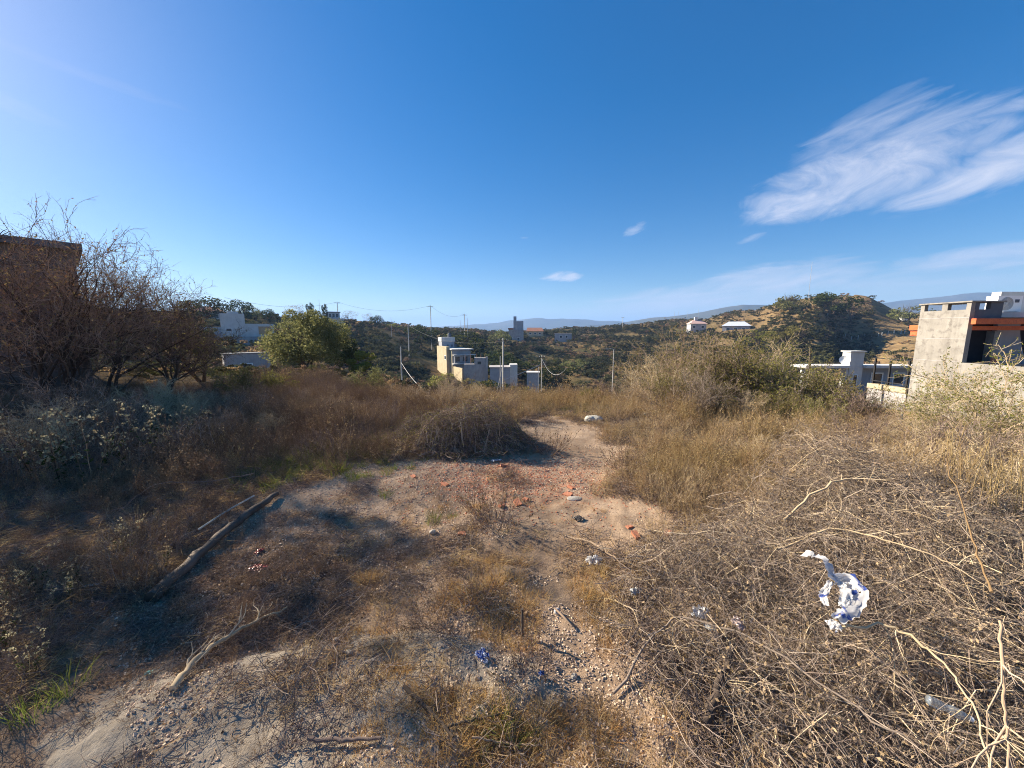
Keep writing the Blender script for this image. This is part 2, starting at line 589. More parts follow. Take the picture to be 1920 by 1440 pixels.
    p = t.n('ShaderNodeBsdfDiffuse', Color=c, Roughness=0.9)
    hgt = t.math('ADD', t.math('MULTIPLY', fin, 0.6), t.math('ADD', t.math('MULTIPLY', grit, 0.35), mid))
    hgt2 = t.math('ADD', t.math('MULTIPLY', hm, 60.0), t.math('MULTIPLY', t.noise(co, 1.2, 6, 0.7), 20.0))
    hmix = t.math('ADD', t.math('MULTIPLY', hgt, t.math('SUBTRACT', 1.0, fc)), t.math('MULTIPLY', hgt2, fc))
    b = t.n('ShaderNodeBump', Strength=0.8, Distance=0.018, Height=hmix)
    t.link(b.outputs[0], p.inputs['Normal'])
    t.n('ShaderNodeOutputMaterial', Surface=p.outputs[0])
    return m


M_SOIL = soil_material()
M_TWIG = plant_mat('dry_grey_twig', [(0.06, 0.044, 0.038), (0.30, 0.22, 0.18), (0.12, 0.088, 0.075), (0.46, 0.365, 0.295), (0.19, 0.137, 0.112)], 0.0)
M_TWIGP = plant_mat('pale_dry_branch', [(0.30, 0.22, 0.15), (0.55, 0.43, 0.30), (0.42, 0.31, 0.20), (0.60, 0.49, 0.36)], 0.0)
M_BARK = plant_mat('dark_bark', [(0.055, 0.042, 0.034), (0.10, 0.078, 0.062), (0.15, 0.115, 0.09)], 0.0)
M_REDTW = plant_mat('reddish_twig', [(0.15, 0.10, 0.085), (0.27, 0.185, 0.15), (0.36, 0.27, 0.21)], 0.0)
M_STRAW = plant_mat('dry_straw', [(0.22, 0.15, 0.075), (0.50, 0.36, 0.19), (0.36, 0.25, 0.12), (0.62, 0.47, 0.27)], 0.3)
M_GOLD = plant_mat('golden_grass', [(0.44, 0.25, 0.09), (0.60, 0.38, 0.15), (0.36, 0.22, 0.09)], 0.35)
M_BROWN = plant_mat('brown_herb', [(0.09, 0.065, 0.045), (0.36, 0.245, 0.15), (0.21, 0.145, 0.095), (0.52, 0.37, 0.24)], 0.2)
M_OLIVE = plant_mat('olive_leaf', [(0.15, 0.145, 0.04), (0.31, 0.28, 0.08), (0.22, 0.205, 0.055), (0.40, 0.35, 0.12)], 0.35)
M_DGREEN = plant_mat('dark_green_leaf', [(0.035, 0.05, 0.018), (0.075, 0.09, 0.03), (0.05, 0.065, 0.022), (0.12, 0.13, 0.045)], 0.25)
M_TREEG = plant_mat('tree_green_leaf', [(0.10, 0.11, 0.042), (0.22, 0.22, 0.085), (0.15, 0.155, 0.06), (0.34, 0.32, 0.15)], 0.35)
M_YGREEN = plant_mat('yellow_green_leaf', [(0.15, 0.16, 0.035), (0.27, 0.26, 0.06), (0.20, 0.21, 0.05)], 0.4)
M_GRASSG = plant_mat('green_grass', [(0.09, 0.12, 0.025), (0.17, 0.19, 0.045), (0.13, 0.15, 0.035)], 0.4)
M_PALE = plant_mat('pale_seed_head', [(0.34, 0.29, 0.17), (0.52, 0.46, 0.30), (0.28, 0.23, 0.13)], 0.35)
M_REDBIT = plant_mat('red_brown_leaf', [(0.24, 0.10, 0.06), (0.22, 0.18, 0.08), (0.30, 0.16, 0.09), (0.14, 0.15, 0.06)], 0.3)
M_STONE = surf_mat('grey_stone', (0.30, 0.27, 0.23), (0.48, 0.44, 0.38), 12, 0.9, 0.6, 60)
M_BRICK = surf_mat('red_brick', (0.36, 0.12, 0.06), (0.46, 0.19, 0.11), 20, 0.9, 0.6, 70, c3=(0.42, 0.28, 0.21))
M_CONC = surf_mat('weathered_concrete', (0.22, 0.205, 0.185), (0.31, 0.29, 0.26), 1.3, 0.9, 0.5, 30, c3=(0.18, 0.165, 0.15), stain=0.25)
M_WHITE = surf_mat('white_plaster', (0.50, 0.49, 0.47), (0.60, 0.59, 0.57), 1.2, 0.85, 0.15, 20, stain=0.12)
M_LILAC = surf_mat('grey_blue_plaster', (0.30, 0.31, 0.34), (0.38, 0.385, 0.41), 0.8, 0.85, 0.15, 20, stain=0.15)
M_CREAM = surf_mat('cream_plaster', (0.42, 0.345, 0.22), (0.50, 0.42, 0.28), 0.8, 0.85, 0.2, 20, stain=0.2)
M_GREYB = surf_mat('grey_block', (0.30, 0.28, 0.28), (0.40, 0.38, 0.37), 0.9, 0.9, 0.3, 15, stain=0.25)
M_ORANGE = surf_mat('orange_beam_paint', (0.50, 0.105, 0.035), (0.60, 0.15, 0.05), 5, 0.6, 0.15, 60, c3=(0.38, 0.08, 0.03))
M_DARK = surf_mat('dark_grey_paint', (0.09, 0.10, 0.12), (0.13, 0.14, 0.16), 2, 0.8, 0.1, 20)
M_BLACK = surf_mat('black_metal', (0.015, 0.015, 0.017), (0.03, 0.03, 0.032), 4, 0.5, 0.0)
M_SHADOWROOM = surf_mat('interior_shade', (0.02, 0.022, 0.03), (0.03, 0.032, 0.04), 2, 0.9, 0.0)  # porch shade put into the wall colour
M_METW = surf_mat('white_enamel', (0.74, 0.74, 0.72), (0.80, 0.80, 0.78), 3, 0.35, 0.0)
M_METG = surf_mat('grey_metal', (0.30, 0.31, 0.33), (0.42, 0.43, 0.45), 4, 0.45, 0.1, 60)
M_ROOFT = surf_mat('rusty_tile_roof', (0.26, 0.12, 0.08), (0.34, 0.17, 0.11), 2, 0.85, 0.3, 20)
M_POLE = surf_mat('pale_pole', (0.42, 0.40, 0.37), (0.55, 0.53, 0.49), 3, 0.8, 0.1, 30)
M_WOOD = surf_mat('old_wood', (0.075, 0.058, 0.045), (0.15, 0.12, 0.095), 6, 0.9, 0.6, 50)
M_CABLE = surf_mat('cable_sheath', (0.02, 0.02, 0.02), (0.03, 0.03, 0.03), 4, 0.6, 0.0)
M_CABLEP = surf_mat('pale_cable', (0.45, 0.45, 0.45), (0.5, 0.5, 0.5), 4, 0.6, 0.0)
M_ORWOOD = surf_mat('orange_wood_panel', (0.42, 0.25, 0.13), (0.52, 0.33, 0.18), 3, 0.7, 0.2, 30)


def glass_mat(name, c, rough=0.1):
    m, t = material(name)
    p = t.n('ShaderNodeBsdfPrincipled', Base_Color=(*c, 1), Roughness=rough)
    t.n('ShaderNodeOutputMaterial', Surface=p.outputs[0])
    return m


M_PANE = glass_mat('window_glass', (0.03, 0.045, 0.06))
M_BLUEGL = glass_mat('blue_glass', (0.12, 0.20, 0.32), 0.2)


def plastic_mat(name, c1, c2, thr=0.55, scale=7.0, trans=0.45):
    m, t = material(name)
    co = t.n('ShaderNodeTexCoord').outputs['Object']
    n1 = t.noise(co, scale, 4, 0.5, 0.5)
    c = t.mix(t.ramp(n1, [(thr - 0.02, 0.0), (thr + 0.02, 1.0)]), (*c1, 1), (*c2, 1))
    p = t.n('ShaderNodeBsdfPrincipled', Base_Color=c, Roughness=0.32)
    tr = t.n('ShaderNodeBsdfTranslucent', Color=c)
    mx = t.n('ShaderNodeMixShader', i0=trans, i1=p.outputs[0], i2=tr.outputs[0])
    t.n('ShaderNodeOutputMaterial', Surface=mx.outputs[0])
    return m


M_BAGW = plastic_mat('white_plastic', (0.72, 0.72, 0.74), (0.60, 0.62, 0.66))
M_BAGB = plastic_mat('white_blue_plastic', (0.74, 0.73, 0.72), (0.07, 0.12, 0.42), 0.58, 13)
M_BLUE = plastic_mat('blue_plastic', (0.05, 0.10, 0.36), (0.42, 0.48, 0.62), 0.50, 18)
M_TEAL = plastic_mat('teal_plastic', (0.12, 0.33, 0.33), (0.20, 0.42, 0.42), 0.5, 9)
M_REDRAG = plastic_mat('red_cloth', (0.22, 0.05, 0.04), (0.34, 0.17, 0.13), 0.55, 14, 0.1)
M_GREYPL = plastic_mat('grey_film', (0.52, 0.54, 0.55), (0.42, 0.45, 0.45), 0.5, 9)

# ------------------------------------------------------------------ ground sheet
def build_ground():
    rs = np.concatenate([[0.0], np.geomspace(0.55, 6500, 560)])
    azs = np.concatenate([np.linspace(-180, -62, 26)[:-1], np.linspace(-62, 62, 430), np.linspace(62, 180, 26)[1:]])
    A, R = np.meshgrid(np.radians(azs), rs)
    X, Y = R * np.sin(A), R * np.cos(A)
    Z = H(X, Y)
    n, k = X.shape
    V = np.stack([X, Y, Z], -1).reshape(-1, 3)
    idx = np.arange(n * k).reshape(n, k)
    F = np.stack([idx[:-1, :-1], idx[:-1, 1:], idx[1:, 1:], idx[1:, :-1]], -1).reshape(-1, 4)[:, ::-1]
    M = Mesh(); M.add(V, F)
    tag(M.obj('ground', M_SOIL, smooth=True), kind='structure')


build_ground()

M_MOUNT = surf_mat('mountain_scrub', (0.045, 0.055, 0.045), (0.085, 0.085, 0.06), 0.004, 0.95, 0.0)


def mountains(name, pts, r0, depth, base=-55, rough=14):
    pts = [(azel(px, 600)[0], CAMZ + r0 * math.tan(math.radians(azel(px, py)[1]))) for px, py in pts]
    pa, ph = zip(*pts)
    azs = np.linspace(pa[0], pa[-1], 520)
    hh = np.interp(azs, pa, ph)
    ker = np.hanning(15); ker /= ker.sum()
    hh = np.convolve(np.pad(hh, 7, mode='edge'), ker, 'valid')
    q = np.linspace(-1, 1, 41)
    Q, A = np.meshgrid(q, np.radians(azs), indexing='ij')
    RRr = r0 + Q * depth
    prof = np.clip(1 - np.abs(Q) ** 1.25, 0, 1)
    X, Y = RRr * np.sin(A), RRr * np.cos(A)
    Z = base + (hh[None] - base) * prof + prof * (fbm(X / 170, Y / 170, 5, 0.55) * rough)
    idx = np.arange(Z.size).reshape(Z.shape)
    F = np.stack([idx[:-1, :-1], idx[:-1, 1:], idx[1:, 1:], idx[1:, :-1]], -1).reshape(-1, 4)[:, ::-1]
    M = Mesh(); M.add(np.stack([X, Y, Z], -1).reshape(-1, 3), F)
    return tag(M.obj(name, M_MOUNT, smooth=True), kind='structure')


mountains('mountains', [(-400, 600), (300, 606), (600, 612), (780, 616), (840, 611), (900, 608), (960, 602), (1010, 597), (1060, 597),
                        (1110, 600), (1180, 604), (1240, 600), (1330, 596), (1420, 590), (1550, 580), (1650, 566), (1700, 562),
                        (1745, 560), (1790, 552), (1840, 550), (1890, 551), (1940, 548), (2200, 560)], 3200, 650, rough=14)
mountains('hills', [(1040, 618), (1100, 612), (1180, 603), (1240, 594), (1300, 588), (1350, 578), (1390, 571), (1440, 572),
                    (1500, 580), (1600, 590), (1700, 600), (1800, 606)], 1900, 380, rough=8)

# ------------------------------------------------------------------ plant prototypes
def shrub_mesh(name, h=1.5, w=1.2, stems=14, sub=9, ter=7, nleaf=4, leaf=0.014, mats=None, wander=0.16, lift=0.03, rad=0.011, leafsub=0):
    M = Mesh()
    mats = mats or [M_TWIG, M_OLIVE]
    a = U(0, 2 * math.pi, stems)
    sp = U(0.15, 1.0, stems) * w / h * 0.9
    S = np.stack([np.cos(a) * 0.06, np.sin(a) * 0.06, np.full(stems, -0.05)], 1)
    D = np.stack([np.cos(a) * sp, np.sin(a) * sp, np.ones(stems)], 1)
    P1 = grow(S, D, h * U(0.75, 1.1, stems), 9, wander, lift)
    tubes(M, P1, taper(rad, rad * 0.3, 9, stems), 4)
    S, D, t, pi = child(P1, sub, 0.2, 1.0, 0.95, 0.12)
    P2 = grow(S, D, h * 0.42 * (1.15 - t * 0.7), 6, 0.22, 0.02)
    tubes(M, P2, taper(rad * 0.42, rad * 0.16, 6, len(S)), 3)
    S, D, t, pi = child(P2, ter, 0.15, 1.0, 1.0, 0.05)
    P3 = grow(S, D, h * U(0.07, 0.17, len(S)), 4, 0.25, 0.0)
    tubes(M, P3, taper(rad * 0.22, rad * 0.11, 4, len(S)), 3)
    if nleaf:
        S, D, t, pi = child(P3, nleaf, 0.1, 1.0, 1.0)
        leaves(M, S + RNG.normal(0, 0.012, S.shape), leaf * U(0.6, 1.4, len(S)), 1)
    return M.mesh(name, mats)


def herb_mesh(name, h=0.45, stems=9, mats=None, side=5, bits=3, lean=0.35, rad=0.0022, bitsize=0.008, blade=6):
    M = Mesh()
    mats = mats or [M_BROWN, M_BROWN]
    a = U(0, 2 * math.pi, stems)
    rr = U(0.0, 0.12, stems)
    S = np.stack([np.cos(a) * rr, np.sin(a) * rr, np.full(stems, -0.02)], 1)
    sp = U(0.05, 1.0, stems) * lean
    D = np.stack([np.cos(a) * sp, np.sin(a) * sp, np.ones(stems)], 1)
    P1 = grow(S, D, h * U(0.55, 1.1, stems), 6, 0.13, 0)
    tubes(M, P1, taper(rad, rad * 0.4, 6, stems), 3)
    S, D, t, pi = child(P1, side, 0.3, 1.0, 0.8, 0.25)
    P2 = grow(S, D, h * 0.28 * U(0.5, 1.2, len(S)), 4, 0.2, 0)
    tubes(M, P2, taper(rad * 0.55, rad * 0.3, 4, len(S)), 3)
    if bits:
        S, D, t, pi = child(P2, bits, 0.3, 1.0, 1.0)
        leaves(M, S, bitsize * U(0.6, 1.4, len(S)), 1, aspect=0.55)
    if blade:
        n = blade
        a = U(0, 2 * math.pi, n)
        S = np.stack([np.cos(a) * 0.08, np.sin(a) * 0.08, np.full(n, -0.02)], 1)
        D = np.stack([np.cos(a) * 0.6, np.sin(a) * 0.6, np.ones(n)], 1)
        blades(M, S, D, h * U(0.3, 0.7, n), 0.003, 0.5, 0)
    return M.mesh(name, mats)


def tuft_mesh(name, h=0.25, n=42, w=0.0022, r=0.06, lean=0.6, bend=0.5, mat=None):
    M = Mesh()
    a = U(0, 2 * math.pi, n)
    rr = np.sqrt(U(0, 1, n)) * r
    S = np.stack([np.cos(a) * rr, np.sin(a) * rr, np.full(n, -0.02)], 1)
    sp = U(0, 1, n) * lean
    a2 = a + RNG.normal(0, 0.5, n)
    D = np.stack([np.cos(a2) * sp, np.sin(a2) * sp, np.ones(n)], 1)
    blades(M, S, D, h * U(0.4, 1.1, n), w, bend * U(0.3, 1.3, n), 0)
    return M.mesh(name, mat or M_STRAW)


def crown_mesh(name, rx, rz, n, leaf, mat, seed_clumps=22, base=0.0, up=0.5, hollow=0.55):
    """leaf faces gathered in uneven clumps through a crown's volume"""
    M = Mesh()
    c = norm(RNG.normal(0, 1, (seed_clumps, 3))) * np.array([rx, rx, rz]) * U(hollow, 0.9, (seed_clumps, 1))
    c[:, 2] = np.where(c[:, 2] < -rz * 0.5, c[:, 2] * 0.4, c[:, 2])
    k = RNG.integers(0, seed_clumps, n)
    s = U(0.20, 0.42, seed_clumps)[k][:, None]
    off = norm(RNG.normal(0, 1, (n, 3))) * U(0.35, 1.0, (n, 1)) ** 0.6
    C = c[k] + off * s * np.array([rx, rx, rz * 0.9])
    C[:, 2] += base + rz
    leaves(M, C, leaf * U(0.6, 1.4, n), 0, aspect=0.6)
    return M.mesh(name, mat)


def limbs_mesh(name, h, trunk_r, rx, mat, n1=7, n2=7, n3=0, trunks=1, crook=0.16, lean=0.25, fork=0.3, topr=0.9):
    M = Mesh()
    a = U(0, 2 * math.pi, trunks)
    S = np.stack([np.cos(a) * trunk_r * (trunks > 1), np.sin(a) * trunk_r * (trunks > 1), np.full(trunks, -0.15)], 1)
    D = np.stack([np.cos(a) * lean, np.sin(a) * lean, np.ones(trunks)], 1)
    P1 = grow(S, D, h * 0.62, 9, crook, 0.05)
    tubes(M, P1, taper(trunk_r, trunk_r * 0.35, 9, trunks), 8)
    S, D, t, _ = child(P1, n1, fork, 1.0, 0.95, 0.25)
    P2 = grow(S, D, rx * U(0.7, 1.15, len(S)), 8, 0.2, 0.05)
    tubes(M, P2, taper(trunk_r * 0.42, trunk_r * 0.12, 8, len(S)), 5)
    S, D, t, _ = child(P2, n2, 0.25, 1.0, 0.95, 0.15)
    P3 = grow(S, D, rx * U(0.3, 0.6, len(S)), 6, 0.24, 0.04)
    tubes(M, P3, taper(trunk_r * 0.13, trunk_r * 0.045, 6, len(S)), 3)
    return M, P1, P2, P3


# ------------------------------------------------------------------ scatter (only for uncountable stuff)
def scatter(name, label, protos, pts, rot, scl, idx):
    """instances of small meshes on points of the ground; pts (N,3) rot (N,3) scl (N,)"""
    me = bpy.data.meshes.new(name)
    me.vertices.add(len(pts))
    me.vertices.foreach_set('co', np.asarray(pts, np.float32).ravel())
    for nm, typ, arr in (('rot', 'FLOAT_VECTOR', rot), ('scl', 'FLOAT', scl), ('idx', 'INT', idx)):
        at = me.attributes.new(nm, typ, 'POINT')
        at.data.foreach_set('vector' if typ == 'FLOAT_VECTOR' else 'value', np.asarray(arr, np.int32 if typ == 'INT' else np.float32).ravel())
    o = bpy.data.objects.new(name, me)
    COL.objects.link(o)
    ng = bpy.data.node_groups.new(name, 'GeometryNodeTree')
    ng.interface.new_socket('Geometry', in_out='INPUT', socket_type='NodeSocketGeometry')
    ng.interface.new_socket('Geometry', in_out='OUTPUT', socket_type='NodeSocketGeometry')
    N = ng.nodes
    gi, go = N.new('NodeGroupInput'), N.new('NodeGroupOutput')
    mp = N.new('GeometryNodeMeshToPoints')
    ng.links.new(gi.outputs[0], mp.inputs['Mesh'])
    jn = N.new('GeometryNodeJoinGeometry')

    def named(nm, typ):
        a = N.new('GeometryNodeInputNamedAttribute'); a.data_type = typ
        a.inputs['Name'].default_value = nm
        return a.outputs['Attribute']
    for i, pm in enumerate(protos):
        po = bpy.data.objects.new(name + '_source', pm)
        oi = N.new('GeometryNodeObjectInfo'); oi.inputs['Object'].default_value = po
        cmp_ = N.new('FunctionNodeCompare'); cmp_.data_type = 'INT'; cmp_.operation = 'EQUAL'
        ng.links.new(named('idx', 'INT'), cmp_.inputs[2]); cmp_.inputs[3].default_value = i
        ip = N.new('GeometryNodeInstanceOnPoints')
        ng.links.new(mp.outputs[0], ip.inputs['Points'])
        ng.links.new(cmp_.outputs[0], ip.inputs['Selection'])
        ng.links.new(oi.outputs['Geometry'], ip.inputs['Instance'])
        ng.links.new(named('rot', 'FLOAT_VECTOR'), ip.inputs['Rotation'])
        ng.links.new(named('scl', 'FLOAT'), ip.inputs['Scale'])
        ng.links.new(ip.outputs[0], jn.inputs[0])
    ng.links.new(jn.outputs[0], go.inputs[0])
    md = o.modifiers.new('scatter', 'NODES'); md.node_group = ng
    tag(o, label, kind='stuff')
    return o


# masks in terms of where the ground lies in front of the viewer
CLEAR = [(-200, 1600), (-60, 1440), (90, 1290), (230, 1165), (360, 1020), (470, 940), (580, 915), (690, 880), (800, 868), (925, 862),
         (950, 800), (975, 785), (1060, 783), (1130, 800), (1190, 840), (1130, 880), (1160, 930), (1260, 990), (1200, 1040),
         (1180, 1120), (1250, 1260), (1330, 1440), (1350, 1600)]
PILE = [(1180, 1080), (1240, 1020), (1380, 1000), (1480, 940), (1620, 885), (1800, 880), (2000, 900), (2400, 1100), (2300, 1700), (1400, 1700), (1330, 1440), (1230, 1260), (1160, 1130)]


def sample(n, rmin, rmax, az0=-60, az1=60, power=1.0):
    """uniform-ish over area when power=2"""
    u = U(0, 1, n)
    r = (rmin ** power + u * (rmax ** power - rmin ** power)) ** (1 / power)
    a = np.radians(U(az0, az1, n))
    return r * np.sin(a), r * np.cos(a)


def dist_poly_jitter(x, y, s=0.25):
    return x + fbm(x / 0.6 + 31, y / 0.6, 2) * s * 2, y + fbm(x / 0.6, y / 0.6 + 77, 2) * s * 2


def mask(x, y, poly, jit=0.25):
    jx, jy = dist_poly_jitter(x, y, jit)
    px, py = proj(jx, jy, 0 * jx)
    return inpoly(px, py, poly)


def do_scatter(name, label, protos, x, y, smin, smax, tilt=0.12, dz=0.0, vary=False):
    n = len(x)
    z = H(x, y) + dz
    if vary:
        f = np.clip(0.75 + fbm(x / 0.9 + 60, y / 0.9, 3) * 1.1, 0.25, 1.35)
        px, py = proj(x, y, 0 * x)
        f = f * np.clip(0.45 + np.hypot(x, y) * 0.09, 0.5, 1.0)
        s_ = U(smin, smax, n) * f
        rot = np.stack([RNG.normal(0, tilt, n), RNG.normal(0, tilt, n), U(0, 6.283, n)], 1)
        # patches keep to one kind of plant, as they grow
        g_ = fbm(x / 1.1 + 9, y / 1.1 + 4, 2) + RNG.normal(0, .16, n)
        ix = np.clip(((g_ + 0.5) * len(protos)).astype(int), 0, len(protos) - 1)
        return scatter(name, label, protos, np.stack([x, y, z], 1), rot, s_, ix)
    rot = np.stack([RNG.normal(0, tilt, n), RNG.normal(0, tilt, n), U(0, 6.283, n)], 1)
    return scatter(name, label, protos, np.stack([x, y, z], 1), rot, U(smin, smax, n), RNG.integers(0, len(protos), n))


# --- dry herbs over the whole lot
herbs = [herb_mesh('herb', 0.42, 9), herb_mesh('herb', 0.5, 8, side=6, lean=0.5), herb_mesh('herb', 0.34, 12, side=4, lean=0.7),
         herb_mesh('herb', 0.55, 6, mats=[M_TWIG, M_BROWN], side=8, rad=0.003)]
straws = [herb_mesh('straw', 0.46, 10, mats=[M_STRAW, M_STRAW], side=6, bits=4, rad=0.002, lean=0.4), tuft_mesh('straw', 0.42, 44, 0.0018, 0.10, 0.45, 0.4),
          herb_mesh('straw', 0.40, 12, mats=[M_TWIGP, M_STRAW], side=6, bits=3, rad=0.002, lean=0.7),
          tuft_mesh('straw', 0.48, 24, 0.0016, 0.12, 0.45, 0.4),
          herb_mesh('straw', 0.5, 9, mats=[M_STRAW, M_STRAW], side=6, bits=4, rad=0.002)]
BRUSH_C = (-0.75, 5.05)


def build_ground_cover():
    x, y = sample(13000, 1.1, 15, power=1.55)
    px, py = proj(x, y, 0 * x)
    left = (px < 880)
    cl = mask(x, y, CLEAR)
    pl = mask(x, y, PILE, 0.1)
    keep = ~cl & ~pl
    # brown herbs on the left, straw on the right, mixed in the middle
    mixv = fbm(x / 1.4, y / 1.4, 3)
    lf = np.clip((900 - px) / 400 + 0.45 + mixv * 0.8, 0.02, 0.93)
    isb = U(0, 1, len(x)) < lf
    kb = keep & isb
    do_scatter('dry_weeds', 'low brown dry weeds covering the rough ground left of the clearing', herbs, x[kb], y[kb], 0.55, 1.15, 0.15, vary=True)
    ks = keep & ~isb
    do_scatter('dry_grass', 'straw coloured dry grass covering the ground right of the clearing', straws, x[ks], y[ks], 0.55, 1.25, 0.10, vary=True)
    # low litter among them so that no bare ground shows
    M = Mesh()
    n = 60
    S = np.stack([U(-.12, .12, n), U(-.12, .12, n), U(0.0, 0.03, n)], 1)
    D = RNG.normal(0, 1, (n, 3)) * np.array([1, 1, 0.28])
    P = grow(S, D, U(0.05, 0.16, n), 4, 0.15)
    tubes(M, P, taper(0.0014, 0.0007, 4, n), 3)
    leaves(M, np.stack([U(-.13, .13, 30), U(-.13, .13, 30), U(0.0, 0.02, 30)], 1), 0.009, 1, 0.6)
    lit = M.mesh('litter', [M_TWIG, M_BROWN])
    M = Mesh()
    S = np.stack([U(-.12, .12, n), U(-.12, .12, n), U(0.0, 0.03, n)], 1)
    D = RNG.normal(0, 1, (n, 3)) * np.array([1, 1, 0.25])
    blades(M, S, D, U(0.05, 0.17, n), 0.0017, 0.1, 0)
    lit2 = M.mesh('litter', [M_STRAW])
    x, y = sample(16000, 1.0, 11, power=1.5)
    cl = mask(x, y, CLEAR)
    thin = fbm(x / 0.5, y / 0.5, 3) > -0.02 + 0.16 * (y > 3.0)
    k = ~cl | (thin & (U(0, 1, len(x)) < 0.26))
    do_scatter('plant_litter', 'broken twigs and dead stalks littering the ground', [lit, lit, lit2], x[k], y[k], 0.4, 1.2, 0.1)
    M = Mesh()
    n = 40
    S = np.stack([U(-.09, .09, n), U(-.09, .09, n), U(0.0, 0.02, n)], 1)
    leaves(M, S, U(0.006, 0.014, n), 0, 0.75, 0.6)
    D = RNG.normal(0, 1, (16, 3)) * np.array([1, 1, 0.2])
    P = grow(S[:16], D, U(0.04, 0.12, 16), 4, 0.2)
    tubes(M, P, taper(0.0016, 0.0008, 4, 16), 3)
    dl = M.mesh('leaf_litter', [M_BROWN])
    n = 800
    x, y = RNG.normal(-1.75, .6, n), RNG.normal(2.15, .4, n)
    k = np.hypot(x, y) > 1.05
    do_scatter('leaf_litter', 'dead brown leaves and twigs lying on dark earth by the log', [dl, dl, lit], x[k], y[k], 0.3, 0.8, 0.12)
    n = 260
    x, y = RNG.normal(-1.5, .7, n), RNG.normal(2.0, .5, n)
    k = np.hypot(x, y) > 1.1
    do_scatter('dark_low_weeds', 'small low weeds on the dark earth by the log', herbs[:3], x[k], y[k], 0.12, 0.3, 0.25)
    # golden tufts in the clearing's foreground
    gt = [tuft_mesh('tuft', 0.075, 60, 0.0013, 0.045, 1.0, 0.6, M_GOLD), tuft_mesh('tuft', 0.055, 70, 0.0012, 0.05, 1.2, 0.5, M_GOLD),
          tuft_mesh('tuft', 0.10, 40, 0.0014, 0.05, 0.9, 0.6, M_STRAW)]
    x, y = sample(5200, 1.1, 3.4, -35, 30, power=1.6)
    px, py = proj(x, y, 0 * x)
    dens = np.exp(-((px - 960) / 230) ** 2) * (py > 1060) * 1.0 + 0.07
    k = mask(x, y, CLEAR) & (U(0, 1, len(x)) < dens) & (fbm(x / 0.25, y / 0.25, 2) > -0.1)
    do_scatter('golden_grass_tufts', 'short golden grass tufts in the middle of the foreground', gt, x[k], y[k], 0.5, 1.2, 0.1)
    # sparse weeds across the clearing
    x, y = sample(1300, 1.5, 8, -40, 32, power=1.6)
    k = mask(x, y, CLEAR) & (fbm(x / 0.7, y / 0.7, 2) > 0.05)
    do_scatter('clearing_weeds', 'sparse short dry weeds across the bare clearing', herbs[:3], x[k], y[k], 0.08, 0.32, 0.25)
    # green grass patch by the brush heap
    gg = [tuft_mesh('green', 0.16, 60, 0.0025, 0.09, 0.7, 0.5, M_GRASSG), tuft_mesh('green', 0.22, 44, 0.0028, 0.09, 0.6, 0.5, M_GRASSG)]
    cx, cy = [], []
    for (qx, qy, sx, sy, n) in ((610, 868, .5, .35, 90), (560, 885, .5, .2, 50), (705, 835, .22, .2, 40), (820, 975, .06, .03, 3), (930, 1385, .10, .04, 5),
                                (1110, 770, .6, .4, 50), (60, 1330, .10, .06, 4), (540, 705, 1.6, .8, 110), (1010, 772, .6, .3, 40)):
        g = G(qx, qy)
        cx.append(RNG.normal(g.x, sx, n)); cy.append(RNG.normal(g.y, sy, n))
    do_scatter('green_grass', 'patches of green grass left of the dark brush heap', gg, np.concatenate(cx), np.concatenate(cy), 0.35, 0.9, 0.1)
    # pebbles
    pb = []
    M_CRUMB = plant_mat('earth_crumb', [(0.22, 0.15, 0.10), (0.46, 0.33, 0.23), (0.60, 0.48, 0.37), (0.34, 0.24, 0.165)], 0.0, instvar=0.9)
    for i in range(3):
        M = Mesh()
        v = np.array([(x_, y_, z_) for x_ in (-1, 1) for y_ in (-1, 1) for z_ in (-1, 1)], float) * U(0.6, 1.1, (8, 3)) * np.array([1, 0.8, 0.55])
        f = [(0, 1, 3, 2), (4, 6, 7, 5), (0, 4, 5, 1), (2, 3, 7, 6), (0, 2, 6, 4), (1, 5, 7, 3)]
        M.add(v * 0.009, f)
        pb.append(M.mesh('pebble', M_CRUMB))
    x, y = sample(90000, 1.0, 7.5, -50, 38, power=1.3)
    k = mask(x, y, CLEAR) & (fbm(x / 0.8, y / 0.8, 3) > -0.12)
    x, y = x[k], y[k]
    o = do_scatter('pebbles', 'loose pebbles and crumbs of earth on the bare clearing', pb, x, y, 0.15, 0.8, 1.0)
    # crushed brick gravel
    bb = []
    for i in range(2):
        M = Mesh()
        v = np.array([(x_, y_, z_) for x_ in (-1, 1) for y_ in (-1, 1) for z_ in (-1, 1)], float) * U(0.6, 1.1, (8, 3)) * np.array([1, 0.7, 0.4])
        M.add(v * 0.014, [(0, 1, 3, 2), (4, 6, 7, 5), (0, 4, 5, 1), (2, 3, 7, 6), (0, 2, 6, 4), (1, 5, 7, 3)])
        bb.append(M.mesh('crumb', M_BRICK))
    n = 3600
    x, y = RNG.normal(0.05, 0.8, n), RNG.normal(3.95, 0.45, n)
    do_scatter('crushed_brick', 'crushed red brick strewn over the middle of the clearing', bb, x, y, 0.15, 0.8, 1.0)


build_ground_cover()


